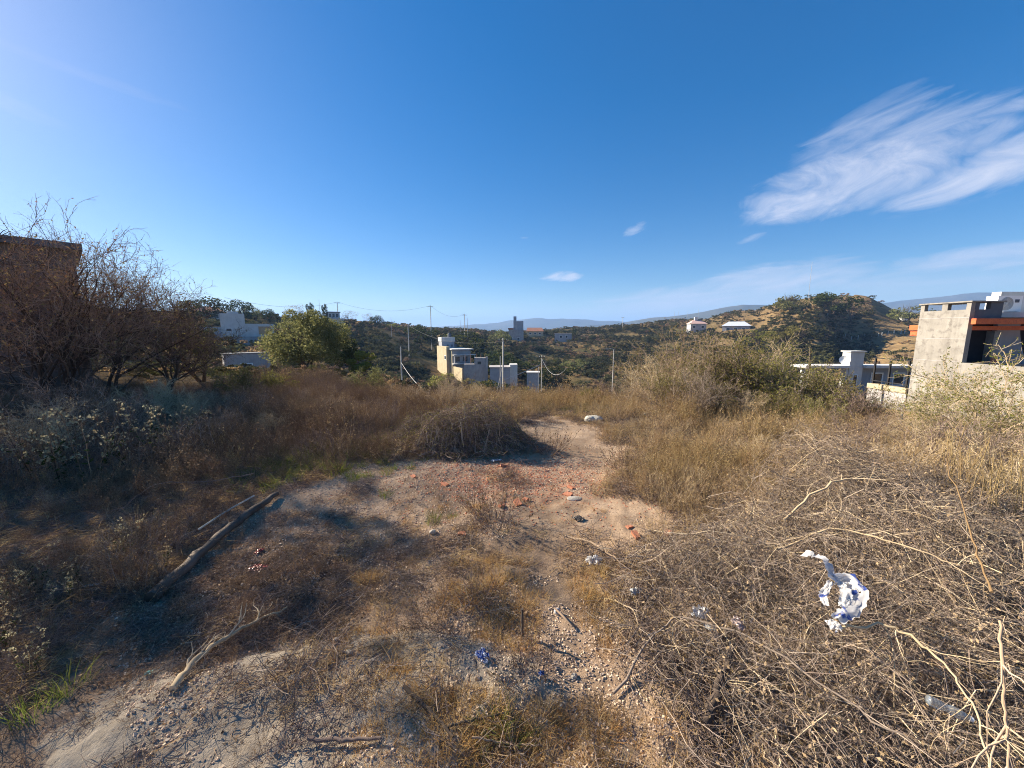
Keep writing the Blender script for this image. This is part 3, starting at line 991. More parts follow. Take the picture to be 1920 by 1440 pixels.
# ------------------------------------------------------------------ brush piles and dead branches
def brush(name, hp, sampler, n, lmin, lmax, rad, mats, label, cat, sub=3, rr=0.0, bits=0, twist=0.16):
    M = Mesh()
    X, Y = sampler(n)
    top = hp(X, Y)
    Zr = U(0, 1, n) ** 0.7
    Z = H(X, Y) + top * Zr + 0.005
    a = U(0, 2 * math.pi, n)
    D = np.stack([np.cos(a), np.sin(a), RNG.normal(0.05, 0.35, n)], 1)
    L = U(lmin, lmax, n)
    P = grow(np.stack([X, Y, Z], 1) - norm(D) * (L / 2)[:, None], D, L, 7, twist)
    # keep within the heap: ends pulled above ground and below its top
    hx, hy = P[..., 0], P[..., 1]
    gz = H(hx, hy)
    tp = hp(hx, hy)
    P[..., 2] = np.clip(P[..., 2], gz + 0.004, gz + tp * 1.08 + 0.06 + rr)
    r0 = rad * U(0.45, 1.3, n)
    m = RNG.random(n) < 0.22
    for sel_, mt in ((m, 1), (~m, 0)):
        tubes(M, P[sel_], taper(r0[sel_], r0[sel_] * 0.35, 7, int(sel_.sum())), 3, mt)
    S, D, t, pi = child(P, sub, 0.1, 1.0, 0.9, 0.05)
    P2 = grow(S, D, U(0.06, 0.24, len(S)) * lmax, 4, 0.25)
    P2[..., 2] = np.maximum(P2[..., 2], H(P2[..., 0], P2[..., 1]) + 0.003)
    tubes(M, P2, taper(r0[pi] * 0.5, r0[pi] * 0.22, 4, len(S)), 3, 0)
    if bits:
        S, D, t, pi = child(P2, bits, 0.2, 1.0, 1.0)
        leaves(M, S, 0.009 * U(0.6, 1.3, len(S)), 2)
    o = M.obj(name, mats)
    return tag(o, label, cat)


def hp_right(x, y):
    return (0.50 * np.exp(-((x - 3.0) / 1.25) ** 2 - ((y - 3.15) / 0.75) ** 2) + 0.36 * np.exp(-((x - 2.3) / 0.95) ** 2 - ((y - 2.15) / 0.55) ** 2)
            + 0.16 * np.exp(-((x - 1.5) / 0.8) ** 2 - ((y - 2.2) / 0.7) ** 2) + 0.16 * np.exp(-((x - 1.6) / 0.7) ** 2 - ((y - 1.4) / 0.5) ** 2)) * np.clip(0.85 + fbm(x / 0.42 + 3, y / 0.42 + 6, 3) * 1.1, 0.25, 1.5) + 0.02


def samp_right(n):
    xs, ys = [], []
    tot = 0
    while tot < n:
        x, y = U(0.45, 5.2, 4000), U(0.9, 4.3, 4000)
        k = mask(x, y, PILE, 0.12) & (U(0, 1, 4000) < np.clip(0.2 + hp_right(x, y) * 2.2, 0, 1) * np.clip(0.7 + fbm(x / 0.3, y / 0.3, 2) * 1.6, 0.12, 1))
        xs.append(x[k]); ys.append(y[k]); tot += k.sum()
    return np.concatenate(xs)[:n], np.concatenate(ys)[:n]


brush('brush_pile', hp_right, samp_right, 5600, 0.15, 0.75, 0.0019, [M_TWIG, M_TWIGP, M_BROWN],
      'wide tangled pile of thorny dead brush filling the right foreground', 'brush pile', sub=7, bits=1, twist=0.30)


def hp_mid(x, y):
    return 0.50 * np.clip(1 - ((x + 0.72) / 1.0) ** 2 - ((y - 5.15) / 0.65) ** 2, 0, 1) ** 0.9 * np.clip(0.9 + fbm(x / 0.35, y / 0.35, 3) * 1.3, 0.3, 1.5) + 0.03


def samp_mid(n):
    a, r = U(0, 6.283, n), np.sqrt(U(0, 1, n))
    return -0.72 + np.cos(a) * r * 0.9, 5.15 + np.sin(a) * r * 0.6


brush('brush_heap', hp_mid, samp_mid, 3000, 0.22, 0.7, 0.0032, [M_TWIG, M_TWIGP, M_OLIVE],
      'low dark heap of cut brush at the far edge of the clearing', 'brush heap', sub=4, bits=2)


def polyobj(name, pts, r0, r1, mat, label, cat, sides=7, jitter=0.01, subs=0, sublen=0.3, group=None, K=None, subr=0.35, parent=None):
    """a branch, log or pipe along points (x,y,z), with side shoots as real geometry"""
    pts = np.array(pts, float)
    K = K or max(8, len(pts) * 5)
    s = np.linspace(0, len(pts) - 1, K)
    P = np.stack([np.interp(s, np.arange(len(pts)), pts[:, i]) for i in range(3)], 1)
    if len(pts) > 2:
        ker = np.array([1, 2, 1]) / 4
        for _ in range(3):
            P[1:-1] = (P[:-2] + 2 * P[1:-1] + P[2:]) / 4
    P[1:-1] += RNG.normal(0, jitter, (K - 2, 3))
    M = Mesh()
    R = np.linspace(r0, r1, K)[None] * (1 + RNG.normal(0, 0.07 if jitter else 0, (1, K)))
    tubes(M, P[None], R, sides, 0, cap=True)
    if subs:
        S, D, t, pi = child(P[None], subs, 0.15, 1.0, 0.85, 0.15)
        P2 = grow(S, D, sublen * U(0.4, 1.2, len(S)), 7, 0.16)
        P2[..., 2] = np.maximum(P2[..., 2], H(P2[..., 0], P2[..., 1]) + 0.005)
        tubes(M, P2, taper(r0 * subr, r0 * 0.1, 7, len(S)), 4, 0)
        S, D, t, pi = child(P2, 4, 0.2, 1.0, 0.8, 0.1)
        P3 = grow(S, D, sublen * 0.35 * U(0.4, 1.2, len(S)), 4, 0.2)
        P3[..., 2] = np.maximum(P3[..., 2], H(P3[..., 0], P3[..., 1]) + 0.005)
        tubes(M, P3, taper(r0 * 0.16, r0 * 0.06, 4, len(S)), 3, 0)
    o = M.obj(name, mat, parent, smooth=True)
    return tag(o, label, cat, group)


def gp(px, py, dz=0.0):
    g = G(px, py)
    return (g.x, g.y, g.z + dz)


def hi(px, py, h):
    """point seen at (px,py) that floats h above the ground"""
    d = ray(px, py)
    t = np.geomspace(0.8, 60, 3000)
    X, Y, Z = d.x * t, d.y * t, CAMZ + d.z * t
    b = np.nonzero(Z < H(X, Y) + h)[0]
    i = b[0] if len(b) else len(t) - 1
    return (X[i], Y[i], Z[i])


polyobj('log', [gp(285, 1130, .03), gp(390, 1035, .045), gp(450, 985, .05), gp(520, 935, .045)], 0.036, 0.026, M_WOOD,
        'long weathered grey log lying at the left edge of the clearing', 'log', 9, 0.004)
polyobj('plastic_pipe', [gp(375, 1012, .08), gp(430, 975, .09), gp(478, 945, .08)], 0.007, 0.007, M_GREYPL,
        'thin pale pipe lying along the far side of the weathered log', 'pipe', 8, 0.0)
polyobj('dead_branch', [gp(325, 1300, .02), gp(375, 1245, .05), gp(450, 1200, .06), gp(540, 1150, .04)], 0.016, 0.004, M_TWIGP,
        'grey dead branch with side shoots beside the old cement', 'branch', 6, 0.006, 7, 0.24)
polyobj('dead_branch', [hi(1575, 1180, .36), hi(1660, 1165, .36), hi(1760, 1230, .34), hi(1830, 1320, .30), hi(1855, 1440, .28)], 0.0055, 0.0025, M_TWIGP,
        'pale thick dead branch arching across the brush below the blue bag', 'branch', 6, 0.005, 9, 0.30)
polyobj('dead_branch', [hi(1875, 1165, .50), hi(1880, 1240, .46), hi(1885, 1330, .36), hi(1890, 1440, .30)], 0.0048, 0.003, M_TWIGP,
        'pale forked branch standing out of the brush at the lower right corner', 'branch', 6, 0.002, 10, 0.34, subr=.7)
polyobj('dead_branch', [hi(1470, 975, .30), hi(1550, 905, .50), hi(1640, 893, .52), hi(1690, 890, .5)], 0.008, 0.004, M_TWIGP,
        'pale crooked branch bent over the top of the brush pile', 'branch', 5, 0.006, 6, 0.25)
polyobj('dead_branch', [hi(1455, 1030, .28), hi(1560, 985, .40), hi(1700, 1025, .42), hi(1800, 1060, .4)], 0.007, 0.003, M_TWIGP,
        'long thin branch lying over the middle of the brush pile', 'branch', 5, 0.006, 7, 0.25)
polyobj('dead_stalk', [hi(1860, 1110, .45), hi(1820, 1000, .55), hi(1775, 860, .75)], 0.005, 0.002, M_STRAW,
        'tall straw coloured stalk leaning up out of the brush at right', 'stalk', 5, 0.004)
polyobj('dead_branch', [gp(1060, 1012, .03), gp(1120, 1035, .06), gp(1165, 1068, .05), gp(1240, 1080, .03)], 0.009, 0.004, M_TWIGP,
        'pale stick lying across the white plastic bag', 'branch', 6, 0.004, 2, 0.12)
polyobj('dead_branch', [hi(1150, 1300, .02), hi(1260, 1150, .12), hi(1400, 1190, .2), hi(1560, 1290, .22), hi(1720, 1400, .2)], 0.006, 0.003, M_TWIG,
        'thin reddish branch curving through the lower left of the brush', 'branch', 5, 0.006, 8, 0.3)
polyobj('dead_branch', [hi(1320, 1360, .03), hi(1350, 1280, .10), hi(1375, 1210, .12)], 0.02, 0.012, M_BARK,
        'short dark stub of wood in the lower left of the brush', 'branch', 7, 0.006)
polyobj('dead_branch', [gp(580, 1395, .02), gp(640, 1398, .025), gp(715, 1393, .02)], 0.009, 0.006, M_TWIG,
        'short straight stick on the soil at the bottom edge', 'branch', 6, 0.002)
polyobj('dead_branch', [gp(760, 1295, .015), gp(820, 1355, .02), gp(850, 1392, .02)], 0.009, 0.005, M_BARK,
        'dark curved stick lying in the bottom middle', 'branch', 6, 0.003, 3, 0.14)
polyobj('dead_branch', [gp(840, 1370, .015), gp(900, 1355, .02), gp(960, 1345, .02)], 0.006, 0.004, M_BARK,
        'dark straight stick pointing right from the curved one', 'branch', 6, 0.003)
polyobj('dead_branch', [gp(885, 1396, .03), gp(950, 1408, .03), gp(1010, 1410, .03)], 0.004, 0.003, M_TWIGP,
        'thin pale stick on the green weeds at the bottom', 'branch', 6, 0.002)
polyobj('dead_branch', [gp(1150, 1130, .02), gp(1190, 1160, .05), gp(1205, 1208, .02)], 0.005, 0.003, M_TWIGP,
        'small hooked pale twig left of the brush pile', 'branch', 5, 0.002)
polyobj('dead_branch', [gp(480, 925, .2), gp(400, 960, .28), gp(300, 965, .30), gp(225, 985, .12)], 0.004, 0.002, M_TWIG,
        'thin arched branch rising over the weeds left of the log', 'branch', 5, 0.004, 3, 0.15)
polyobj('wooden_stake', [gp(979, 1195, -.05), (gp(979, 1195)[0] + 0.0, gp(979, 1195)[1], gp(979, 1195)[2] + 0.16)], 0.009, 0.007, M_WOOD,
        'short weathered stake standing upright in the golden tufts', 'stake', 7, 0.001)
polyobj('dead_branch', [gp(1040, 1150, .03), gp(1058, 1168, .03), gp(1072, 1182, .02)], 0.006, 0.006, M_TWIGP,
        'short pale stick beside the small dark plastic cap', 'branch', 6, 0.0)

# the twiggy plant in the middle of the clearing, and loose shrubs by the path
def put(me, name, label, cat, x, y, s=1.0, rz=None, group=None, dz=0.0):
    o = place(name, me, None, (x, y, h1(x, y) + dz), (0, 0, U(0, 6.28) if rz is None else rz), s)
    return tag(o, label, cat, group)


bushlet = herb_mesh('weed', 0.36, 30, mats=[M_TWIG, M_REDBIT], side=6, bits=3, lean=1.3, rad=0.0022, blade=25)
g = G(930, 985); put(bushlet, 'dry_bush', 'spiky low dry bush in the middle of the clearing', 'bush', g.x, g.y, 0.95)
g = G(895, 960); put(bushlet, 'dry_bush', 'smaller dry bush touching the left of the spiky middle one', 'bush', g.x, g.y, 0.6)
g = G(1030, 852); put(bushlet, 'dry_bush', 'grey dry bush right of the dark brush heap by the path', 'bush', g.x, g.y, 1.15)
g = G(1165, 880); put(bushlet, 'dry_bush', 'grey twiggy bush at the right border of the clearing', 'bush', g.x, g.y, 0.95)
for k, (qx, qy, s) in enumerate(((800, 1165, .55), (960, 1270, .5), (1010, 1250, .5), (900, 1130, .5), (760, 1200, .35))):
    g = G(qx, qy)
    put(bushlet, 'small_weed', 'small reddish dry weed among the golden tufts in the foreground', 'weed', g.x, g.y, s, group='reddish weeds among the tufts')

# pale-headed weeds on the left
def flower_mesh(h=0.8, n=6, heads=8):
    M = Mesh()
    a = U(0, 6.28, n)
    S = np.stack([np.cos(a) * .05, np.sin(a) * .05, np.full(n, -.03)], 1)
    D = np.stack([np.cos(a) * U(.05, .4, n), np.sin(a) * U(.05, .4, n), np.ones(n)], 1)
    P = grow(S, D, h * U(.7, 1.05, n), 8, .08)
    tubes(M, P, taper(.005, .002, 8, n), 4)
    S, D, t, _ = child(P, heads, .35, 1.0, .9, .35)
    P2 = grow(S, D, .10 * U(.5, 1.3, len(S)), 4, .15, .05)
    tubes(M, P2, taper(.0018, .001, 4, len(S)), 3)
    c = np.repeat(P2[:, -1], 6, 0) + RNG.normal(0, .012, (len(S) * 6, 3))
    leaves(M, c, .011 * U(.6, 1.4, len(c)), 1, aspect=.7)
    S, D, t, _ = child(P, 8, .05, .7, 1.0, 0)
    leaves(M, S + norm(D) * .03, .03, 2, aspect=.35)
    return M.mesh('weed', [M_BROWN, M_PALE, M_DGREEN])


fl = [flower_mesh(), flower_mesh(.7, 5, 9)]
for k, (qx, qy, r, s) in enumerate(((25, 800, 6.2, 1.0), (75, 790, 6.0, 1.15), (125, 800, 5.8, 1.1), (100, 780, 6.6, 1.1), (215, 790, 6.0, .95), (245, 770, 6.6, 1.0),
                                    (268, 780, 6.3, .9), (355, 770, 6.9, .85), (300, 780, 6.4, .85))):
    p = on_r(qx, r)
    put(fl[k % 2], 'seed_head_weed', 'tall weed with pale fluffy seed heads in the shade at left', 'weed', p.x, p.y, s * .95, group='pale seed head weeds at left')
for k, (qx, qy, s) in enumerate(((30, 1080, .55), (70, 1060, .6), (120, 1075, .5), (10, 1160, .6), (150, 1040, .55), (230, 1000, .6), (305, 1010, .5), (60, 1210, .5))):
    g = G(qx, qy + 60)
    put(fl[(k + 1) % 2], 'low_seed_weed', 'short weed with pale seed heads near the lower left edge', 'weed', g.x, g.y, s * .6, group='short seed head weeds at lower left')

# ------------------------------------------------------------------ shrubs of the lot
thorn = [shrub_mesh('thorn_shrub', 1.5, 1.5, 16, 10, 8, 6, 0.016),
         shrub_mesh('thorn_shrub', 1.4, 1.8, 18, 9, 8, 6, 0.016),
         shrub_mesh('thorn_shrub', 1.6, 1.3, 14, 10, 8, 4, 0.013, [M_TWIGP, M_OLIVE])]
bareb = [shrub_mesh('bare_shrub', 1.5, 1.5, 14, 10, 8, 2, 0.011, [M_TWIG, M_BROWN]), shrub_mesh('bare_shrub', 1.2, 1.6, 16, 10, 8, 2, 0.011, [M_TWIGP, M_STRAW])]
greenb = [shrub_mesh('green_shrub', 1.4, 1.5, 12, 9, 8, 8, 0.022, [M_TWIG, M_TREEG]), shrub_mesh('green_shrub', 1.2, 1.6, 12, 9, 8, 8, 0.02, [M_BARK, M_OLIVE])]


def seen_h(px, ytop, r):
    """height of a plant at distance r whose top is seen at ytop"""
    p = at_r(px, ytop, r)
    return max(0.2, p.z - h1(p.x, p.y))


def shrub(mes, px, r, ytop, label=None, name='thorn_shrub', cat='shrub', group=None, h0=1.33):
    p = on_r(px, r, ytop)
    s = seen_h(px, ytop, r) / h0
    me = mes[int(U(0, len(mes)))]
    return put(me, name, label, cat, p.x, p.y, s, group=group)


TH = 'thorn shrubs of the thicket right of the path'
labels_th = [
    (bareb, 1190, 8.4, 700, 'bare shrub at the left end of the right thicket'),
    (bareb, 1240, 9.0, 652, 'tall grey twiggy shrub on the left crest of the thicket'),
    (bareb, 1300, 7.6, 700, 'many stemmed bare shrub standing in front of the thicket'),
    (thorn, 1300, 9.6, 650, 'highest olive brown thorn shrub in the middle of the thicket'),
    (thorn, 1375, 9.4, 662, 'olive thorn shrub just right of the highest one'),
    (thorn, 1440, 9.6, 672, 'yellow green thorn shrub in the right half of the thicket'),
    (thorn, 1500, 9.2, 690, 'rounded olive thorn shrub left of the leaning post'),
    (thorn, 1560, 9.0, 708, 'low olive thorn shrub before the small white building'),
    (greenb, 1110, 9.5, 722, 'small green bush at the path end before the valley'),
]
for mes, px, r, yt, lb in labels_th:
    nm = 'bare_shrub' if mes is bareb else ('green_bush' if mes is greenb else 'thorn_shrub')
    shrub(mes, px, r, yt, lb, nm)
for px, r, yt in ((1150, 10.5, 712), (1215, 11.5, 676), (1265, 8.2, 700), (1340, 8.3, 715), (1345, 11, 655), (1400, 8.2, 725), (1405, 11.2, 662), (1465, 8.2, 735), (1480, 11, 684),
                  (1530, 8.0, 745), (1545, 10.5, 704), (1600, 8.6, 735), (1620, 9.8, 735), (1650, 8.0, 765), (1090, 11.0, 728), (1050, 11.5, 726)):
    shrub(thorn if U(0, 1) < .75 else bareb, px, r, yt, 'one of the olive brown thorn shrubs filling the thicket right of the path', 'thicket_shrub', group=TH)
# low twiggy shrubs in front of the thicket and to the right
for px, r, yt in ((1250, 5.6, 800), (1330, 5.2, 815), (1420, 5.4, 810), (1520, 5.6, 800), (1620, 5.8, 795), (1700, 5.6, 800), (1780, 6.0, 790), (1860, 5.6, 800), (1930, 5.4, 800),
                  (1220, 4.6, 860), (1300, 4.2, 880), (1400, 4.2, 880), (1190, 6.4, 800), (1480, 4.4, 868), (1680, 7.0, 770), (1600, 6.8, 775), (1450, 6.8, 775), (1370, 6.6, 780)):
    shrub(bareb, px, r, yt, 'one of the low straw coloured twiggy shrubs in front of the thicket', 'twiggy_shrub', group='low twiggy shrubs in front of the thicket')
# bush in front of the concrete tower
tb = [shrub_mesh('tower_bush', 1.4, 1.9, 16, 10, 8, 6, 0.012, [M_TWIGP, M_YGREEN], wander=0.2)]
shrub(tb, 1860, 8.0, 705, 'spreading yellow green bush in front of the concrete tower', 'leafy_bush', 'bush')
shrub(tb, 1925, 8.8, 655, 'taller yellow green bush at the right edge before the orange beams', 'leafy_bush', 'bush')
shrub(tb, 1770, 7.8, 745, 'low yellow green bush at the foot of the concrete tower', 'leafy_bush', 'bush')
# middle and left
for mes, px, r, yt, lb, nm in (
    (bareb, 820, 7.6, 700, 'tangled brown shrub directly behind the dark brush heap', 'bare_shrub'),
    (bareb, 880, 8.4, 708, 'bare brown shrub at the valley edge below the cream house', 'bare_shrub'),
    (bareb, 760, 8.8, 715, 'wispy brown shrub left of the tangled one', 'bare_shrub'),
    (bareb, 950, 9.8, 722, 'small wispy shrub below the tall pale pole', 'bare_shrub'),
    (greenb, 985, 10.5, 728, 'small green bush right of the tall pale pole', 'green_bush'),
    (greenb, 690, 12.5, 688, 'low green bush right of the round leafy tree', 'green_bush'),
    (greenb, 520, 12.5, 690, 'green undergrowth bush left below the round leafy tree', 'green_bush'),
    (greenb, 445, 11.5, 690, 'dark green bush under the small twisted tree', 'green_bush'),
    (bareb, 480, 8.0, 745, 'reddish brown shrub standing alone in the dry weeds at left', 'bare_shrub'),
):
    shrub(mes, px, r, yt, lb, nm)
for px, r, yt in ((560, 9.5, 730), (620, 8.6, 735), (680, 9.5, 728), (720, 8.0, 745), (400, 9.2, 722), (330, 8.6, 728), (270, 9.6, 700), (590, 7.0, 765), (650, 6.6, 775), (510, 6.8, 765), (730, 6.4, 785),
                  (430, 6.6, 770), (900, 10.5, 716), (840, 10.5, 705), (200, 7.6, 735), (110, 8.6, 715), (40, 7.6, 730)):
    shrub(bareb, px, r, yt, 'one of the brown twiggy shrubs in the dry weeds left of the path', 'brown_shrub', group='brown twiggy shrubs left of the path')


# ------------------------------------------------------------------ trees
def bare_tree(name, label, x, y, h, rx, tr, cat='tree', trunks=2, n1=9, n2=9, twn=8, leafn=2, mats=(None,), group=None, rz=0, tw=0.30, matT=None, matL=None, lean=0.25, leaf=0.02):
    root = empty(name, (x, y, h1(x, y)), rz, label, cat, group)
    M, P1, P2, P3 = limbs_mesh('trunk', h, tr, rx, None, n1, n2, trunks=trunks, lean=lean)
    M.obj('trunk', M_BARK, root, smooth=True)
    T = Mesh()
    S, D, t, _ = child(np.concatenate([P3]), twn, 0.1, 1.0, 0.9, 0.22)
    P4 = grow(S, D, rx * U(0.12, 0.30, len(S)), 6, tw, 0.06)
    tubes(T, P4, taper(tr * 0.04 + .0015, 0.0016, 6, len(S)), 3, 0)
    S, D, t, _ = child(P4, 2, 0.2, 1.0, 1.0, 0.1)
    P5 = grow(S, D, rx * U(0.04, 0.10, len(S)), 3, 0.2)
    tubes(T, P5, taper(0.0022, 0.0014, 3, len(S)), 3, 0)
    if leafn:
        S, D, t, _ = child(P4, leafn, 0.2, 1.0, 1.0)
        leaves(T, S, leaf * U(0.5, 1.3, len(S)), 1)
    T.obj('crown', [matT or M_REDTW, matL or M_REDBIT], root)
    return root


bare_tree('bare_tree', 'large bare reddish tree with spreading twigs in front of the dark house', *(on_r(95, 11.0)[:2]), 2.65, 2.0, 0.045, trunks=4, n1=9, n2=8, twn=8, leafn=3, lean=0.5)
bare_tree('bare_tree', 'bare tree with upswept twigs right of the dark house corner', *(on_r(172, 12.0)[:2]), 2.75, 2.1, 0.045, trunks=3, n1=10, n2=7, twn=8, leafn=2, lean=0.55)
bare_tree('twisted_tree', 'small dark twisted tree before the white house on the left', *(on_r(375, 16.0)[:2]), 2.4, 1.6, 0.06, trunks=3, n1=7, n2=8, twn=8, leafn=3, matT=M_BARK, matL=M_DGREEN, lean=0.5)
bare_tree('bare_tree', 'thin bare tree filling the gap left of the twisted tree', *(on_r(290, 13.5)[:2]), 2.3, 1.5, 0.045, trunks=3, n1=7, n2=7, twn=8, leafn=3, matL=M_OLIVE, lean=0.5)
# two bare trees just left of the view, whose branches shade the foreground



def leafy_tree(name, label, x, y, h, rx, tr, leafm, n=16000, leaf=0.05, trunkh=0.35, group=None, clumps=26, rzf=1.0, cat='tree', lean=0.3, limb=0.8):
    root = empty(name, (x, y, h1(x, y)), U(0, 6.28), label, cat, group)
    M, P1, P2, P3 = limbs_mesh('trunk', h * (0.8 if limb < 1 else 1.1), tr, rx * 0.72, None, 8, 6, trunks=2, lean=lean, fork=0.25)
    M.obj('trunk', M_BARK, root, smooth=True)
    rz = (h * (1 - trunkh)) / 2
    o = place('crown', crown_mesh('crown', rx * .9, rz, n, leaf, leafm, clumps, h * trunkh - rz * 0.15), root)
    return root


p = on_r(578, 26)
leafy_tree('leafy_tree', 'round olive green tree with a short trunk left of centre', p.x, p.y, seen_h(578, 572, 26), 2.6, 0.14, M_TREEG, 30000, 0.05, 0.12, clumps=60)
leafy_tree('shade_tree', 'tall leafy tree beyond the left picture edge', -12.5, 7.4, 7.9, 1.5, 0.12, M_TREEG, 950, 0.085, 0.42, clumps=30, lean=0.06)
leafy_tree('shade_tree', 'smaller leafy tree nearest the viewer beyond the left picture edge', -10.6, 5.55, 6.0, 1.25, 0.09, M_TREEG, 560, 0.08, 0.42, clumps=24, lean=0.06)
p = on_r(675, 24)
leafy_tree('leafy_tree', 'small yellow green tree right of the round olive tree', p.x, p.y, seen_h(675, 655, 24), 1.1, 0.07, M_YGREEN, 4500, 0.045, 0.3, clumps=12)
p = on_r(640, 34)
leafy_tree('leafy_tree', 'dark tree half hidden behind the round olive tree', p.x, p.y, seen_h(640, 610, 34), 1.6, 0.12, M_DGREEN, 7000, 0.07, 0.2, clumps=18)

# far trees, each with trunk and crown of shared meshes
far_crowns = {'g': [crown_mesh('crown', 1.0, 0.85, 1500, 0.055, M_DGREEN, 14, 0.1), crown_mesh('crown', 1.1, 0.8, 1500, 0.055, M_TREEG, 12, 0.1)],
              'o': [crown_mesh('crown', 1.0, 0.75, 1300, 0.05, M_OLIVE, 12, 0.1), crown_mesh('crown', 1.1, 0.65, 1300, 0.05, M_YGREEN, 11, 0.1)],
              'c': [crown_mesh('crown', 0.42, 1.2, 1300, 0.05, M_DGREEN, 12, 0.0)],
              'b': [crown_mesh('crown', 1.0, 0.9, 700, 0.03, M_BROWN, 16, 0.2)]}
far_trunks = []
for i in range(3):
    M, *_ = limbs_mesh('trunk', 1.9, 0.05, 0.8, None, 8, 6, trunks=2)
    far_trunks.append(M.mesh('trunk', M_BARK, True))


def far_tree(px, r, ytop, kind, label=None, group=None, wide=1.0, name=None, h=None):
    if px < 760 and ytop < 606: r *= 1.33
    p = on_r(px, r, ytop)
    hh = h or max(1.5, seen_h(px, ytop, r))
    root = empty(name or {'g': 'dark_tree', 'o': 'olive_tree', 'c': 'cypress_tree', 'b': 'bare_tree'}[kind], p, U(0, 6.28), label, 'tree', group)
    s = hh / (2.2 if kind == 'c' else 1.85)
    cr = far_crowns[kind]
    place('trunk', far_trunks[int(U(0, 3))], root, scl=s)
    place('crown', cr[int(U(0, len(cr)))], root, scl=(s * wide, s * wide, s))
    return root


for px, r, yt, kd, wd, lb in (
    (380, 100, 552, 'g', 1.3, 'broad dark tree over the tiled house behind the bare trees'),
    (350, 95, 575, 'g', 1.1, 'dark tree at the left shoulder of the tiled house'),
    (448, 105, 559, 'g', .9, 'taller of the paired ridge trees above the white house'),
    (468, 108, 567, 'g', .8, 'shorter of the paired ridge trees above the white house'),
    (500, 110, 577, 'g', 1.0, 'small ridge tree right of the paired ones'),
    (420, 108, 577, 'b', 1.0, 'bare ridge tree left of the paired ones'),
    (555, 110, 572, 'b', 1.2, 'bare ridge tree above the left of the round olive tree'),
    (580, 105, 570, 'c', 1.2, 'cypress at the crown top of the round olive tree'),
    (606, 108, 572, 'c', 1.0, 'slim cypress just left of the blue glazed ridge house'),
    (655, 120, 583, 'b', 1.3, 'round bare tree right of the blue glazed ridge house'),
    (690, 130, 588, 'b', .9, 'bare tree alone on the ridge line'),
    (706, 130, 589, 'g', .9, 'small round ridge tree with clear trunk'),
    (740, 140, 601, 'o', 1.3, 'low flat topped ridge tree left of the ridge pole'),
    (790, 140, 606, 'g', 1.4, 'low dark ridge tree beside the ridge pole'),
    (875, 130, 618, 'g', 1.6, 'large dark tree on the slope behind the cream house'),
    (905, 128, 628, 'g', 1.8, 'broad dark tree right of the cream house'),
    (850, 150, 617, 'o', 1.5, 'olive tree on the ridge above the cream house'),
    (936, 170, 611, 'g', 1.1, 'small round dark tree left of the block with the tank'),
    (930, 100, 655, 'g', 1.6, 'dark tree in the valley behind the tall pale pole'),
    (960, 95, 668, 'g', 1.8, 'dark spreading tree in the valley right of the tall pole'),
    (1040, 90, 680, 'g', 1.4, 'dark tree behind the grey hut in the valley'),
    (1080, 110, 668, 'g', 1.6, 'dark valley tree left of the street lamp pole'),
    (838, 72, 688, 'o', 1.3, 'olive tree below the cream house'),
    (885, 70, 697, 'o', 1.3, 'olive bush tree before the concrete walls'),
    (922, 66, 708, 'g', 1.2, 'dark bush tree before the grey hut'),
    (965, 64, 712, 'o', 1.5, 'olive bush tree between the hut and the shed'),
    (1485, 205, 545, 'g', 1.2, 'tree standing on the left of the right hill top'),
    (1562, 215, 544, 'g', 1.5, 'wide crowned tree on top of the right hill'),
    (1545, 215, 552, 'g', 1.3, 'low tree touching the wide crowned hill top tree'),
    (1600, 230, 556, 'b', 1.2, 'thin tree on the right of the hill top'),
    (1492, 150, 600, 'o', .9, 'bright green upright tree at the foot of the right hill'),
    (1452, 150, 612, 'o', 1.4, 'green tree right of the blue roofed house'),
    (1430, 155, 606, 'o', 1.3, 'olive tree behind the blue roofed house'),
    (1710, 250, 566, 'g', 1.5, 'dark tree right of the small white dome on the pasture'),
    (1078, 190, 616, 'c', 1.2, 'dark upright tree right of the block with the tank'),
):
    far_tree(px, r, yt, kd, lb, wide=wd)

# dense scrub masses on the far slopes: nobody could count it
M_SCRUBD = plant_mat('scrub_dark', [(0.045, 0.05, 0.028), (0.085, 0.085, 0.042), (0.06, 0.065, 0.034), (0.12, 0.11, 0.06)], 0.15)
M_SCRUBO = plant_mat('scrub_olive', [(0.13, 0.115, 0.055), (0.20, 0.175, 0.085), (0.16, 0.14, 0.07)], 0.2)
M_SCRUBG = plant_mat('scrub_green', [(0.075, 0.08, 0.038), (0.13, 0.13, 0.06), (0.10, 0.10, 0.048)], 0.2)
scrub = [crown_mesh('scrub', 1.0, 0.55, 420, 0.085, m, 8, -0.1) for m in (M_SCRUBD, M_SCRUBO, M_SCRUBG, M_BROWN, M_STRAW)]


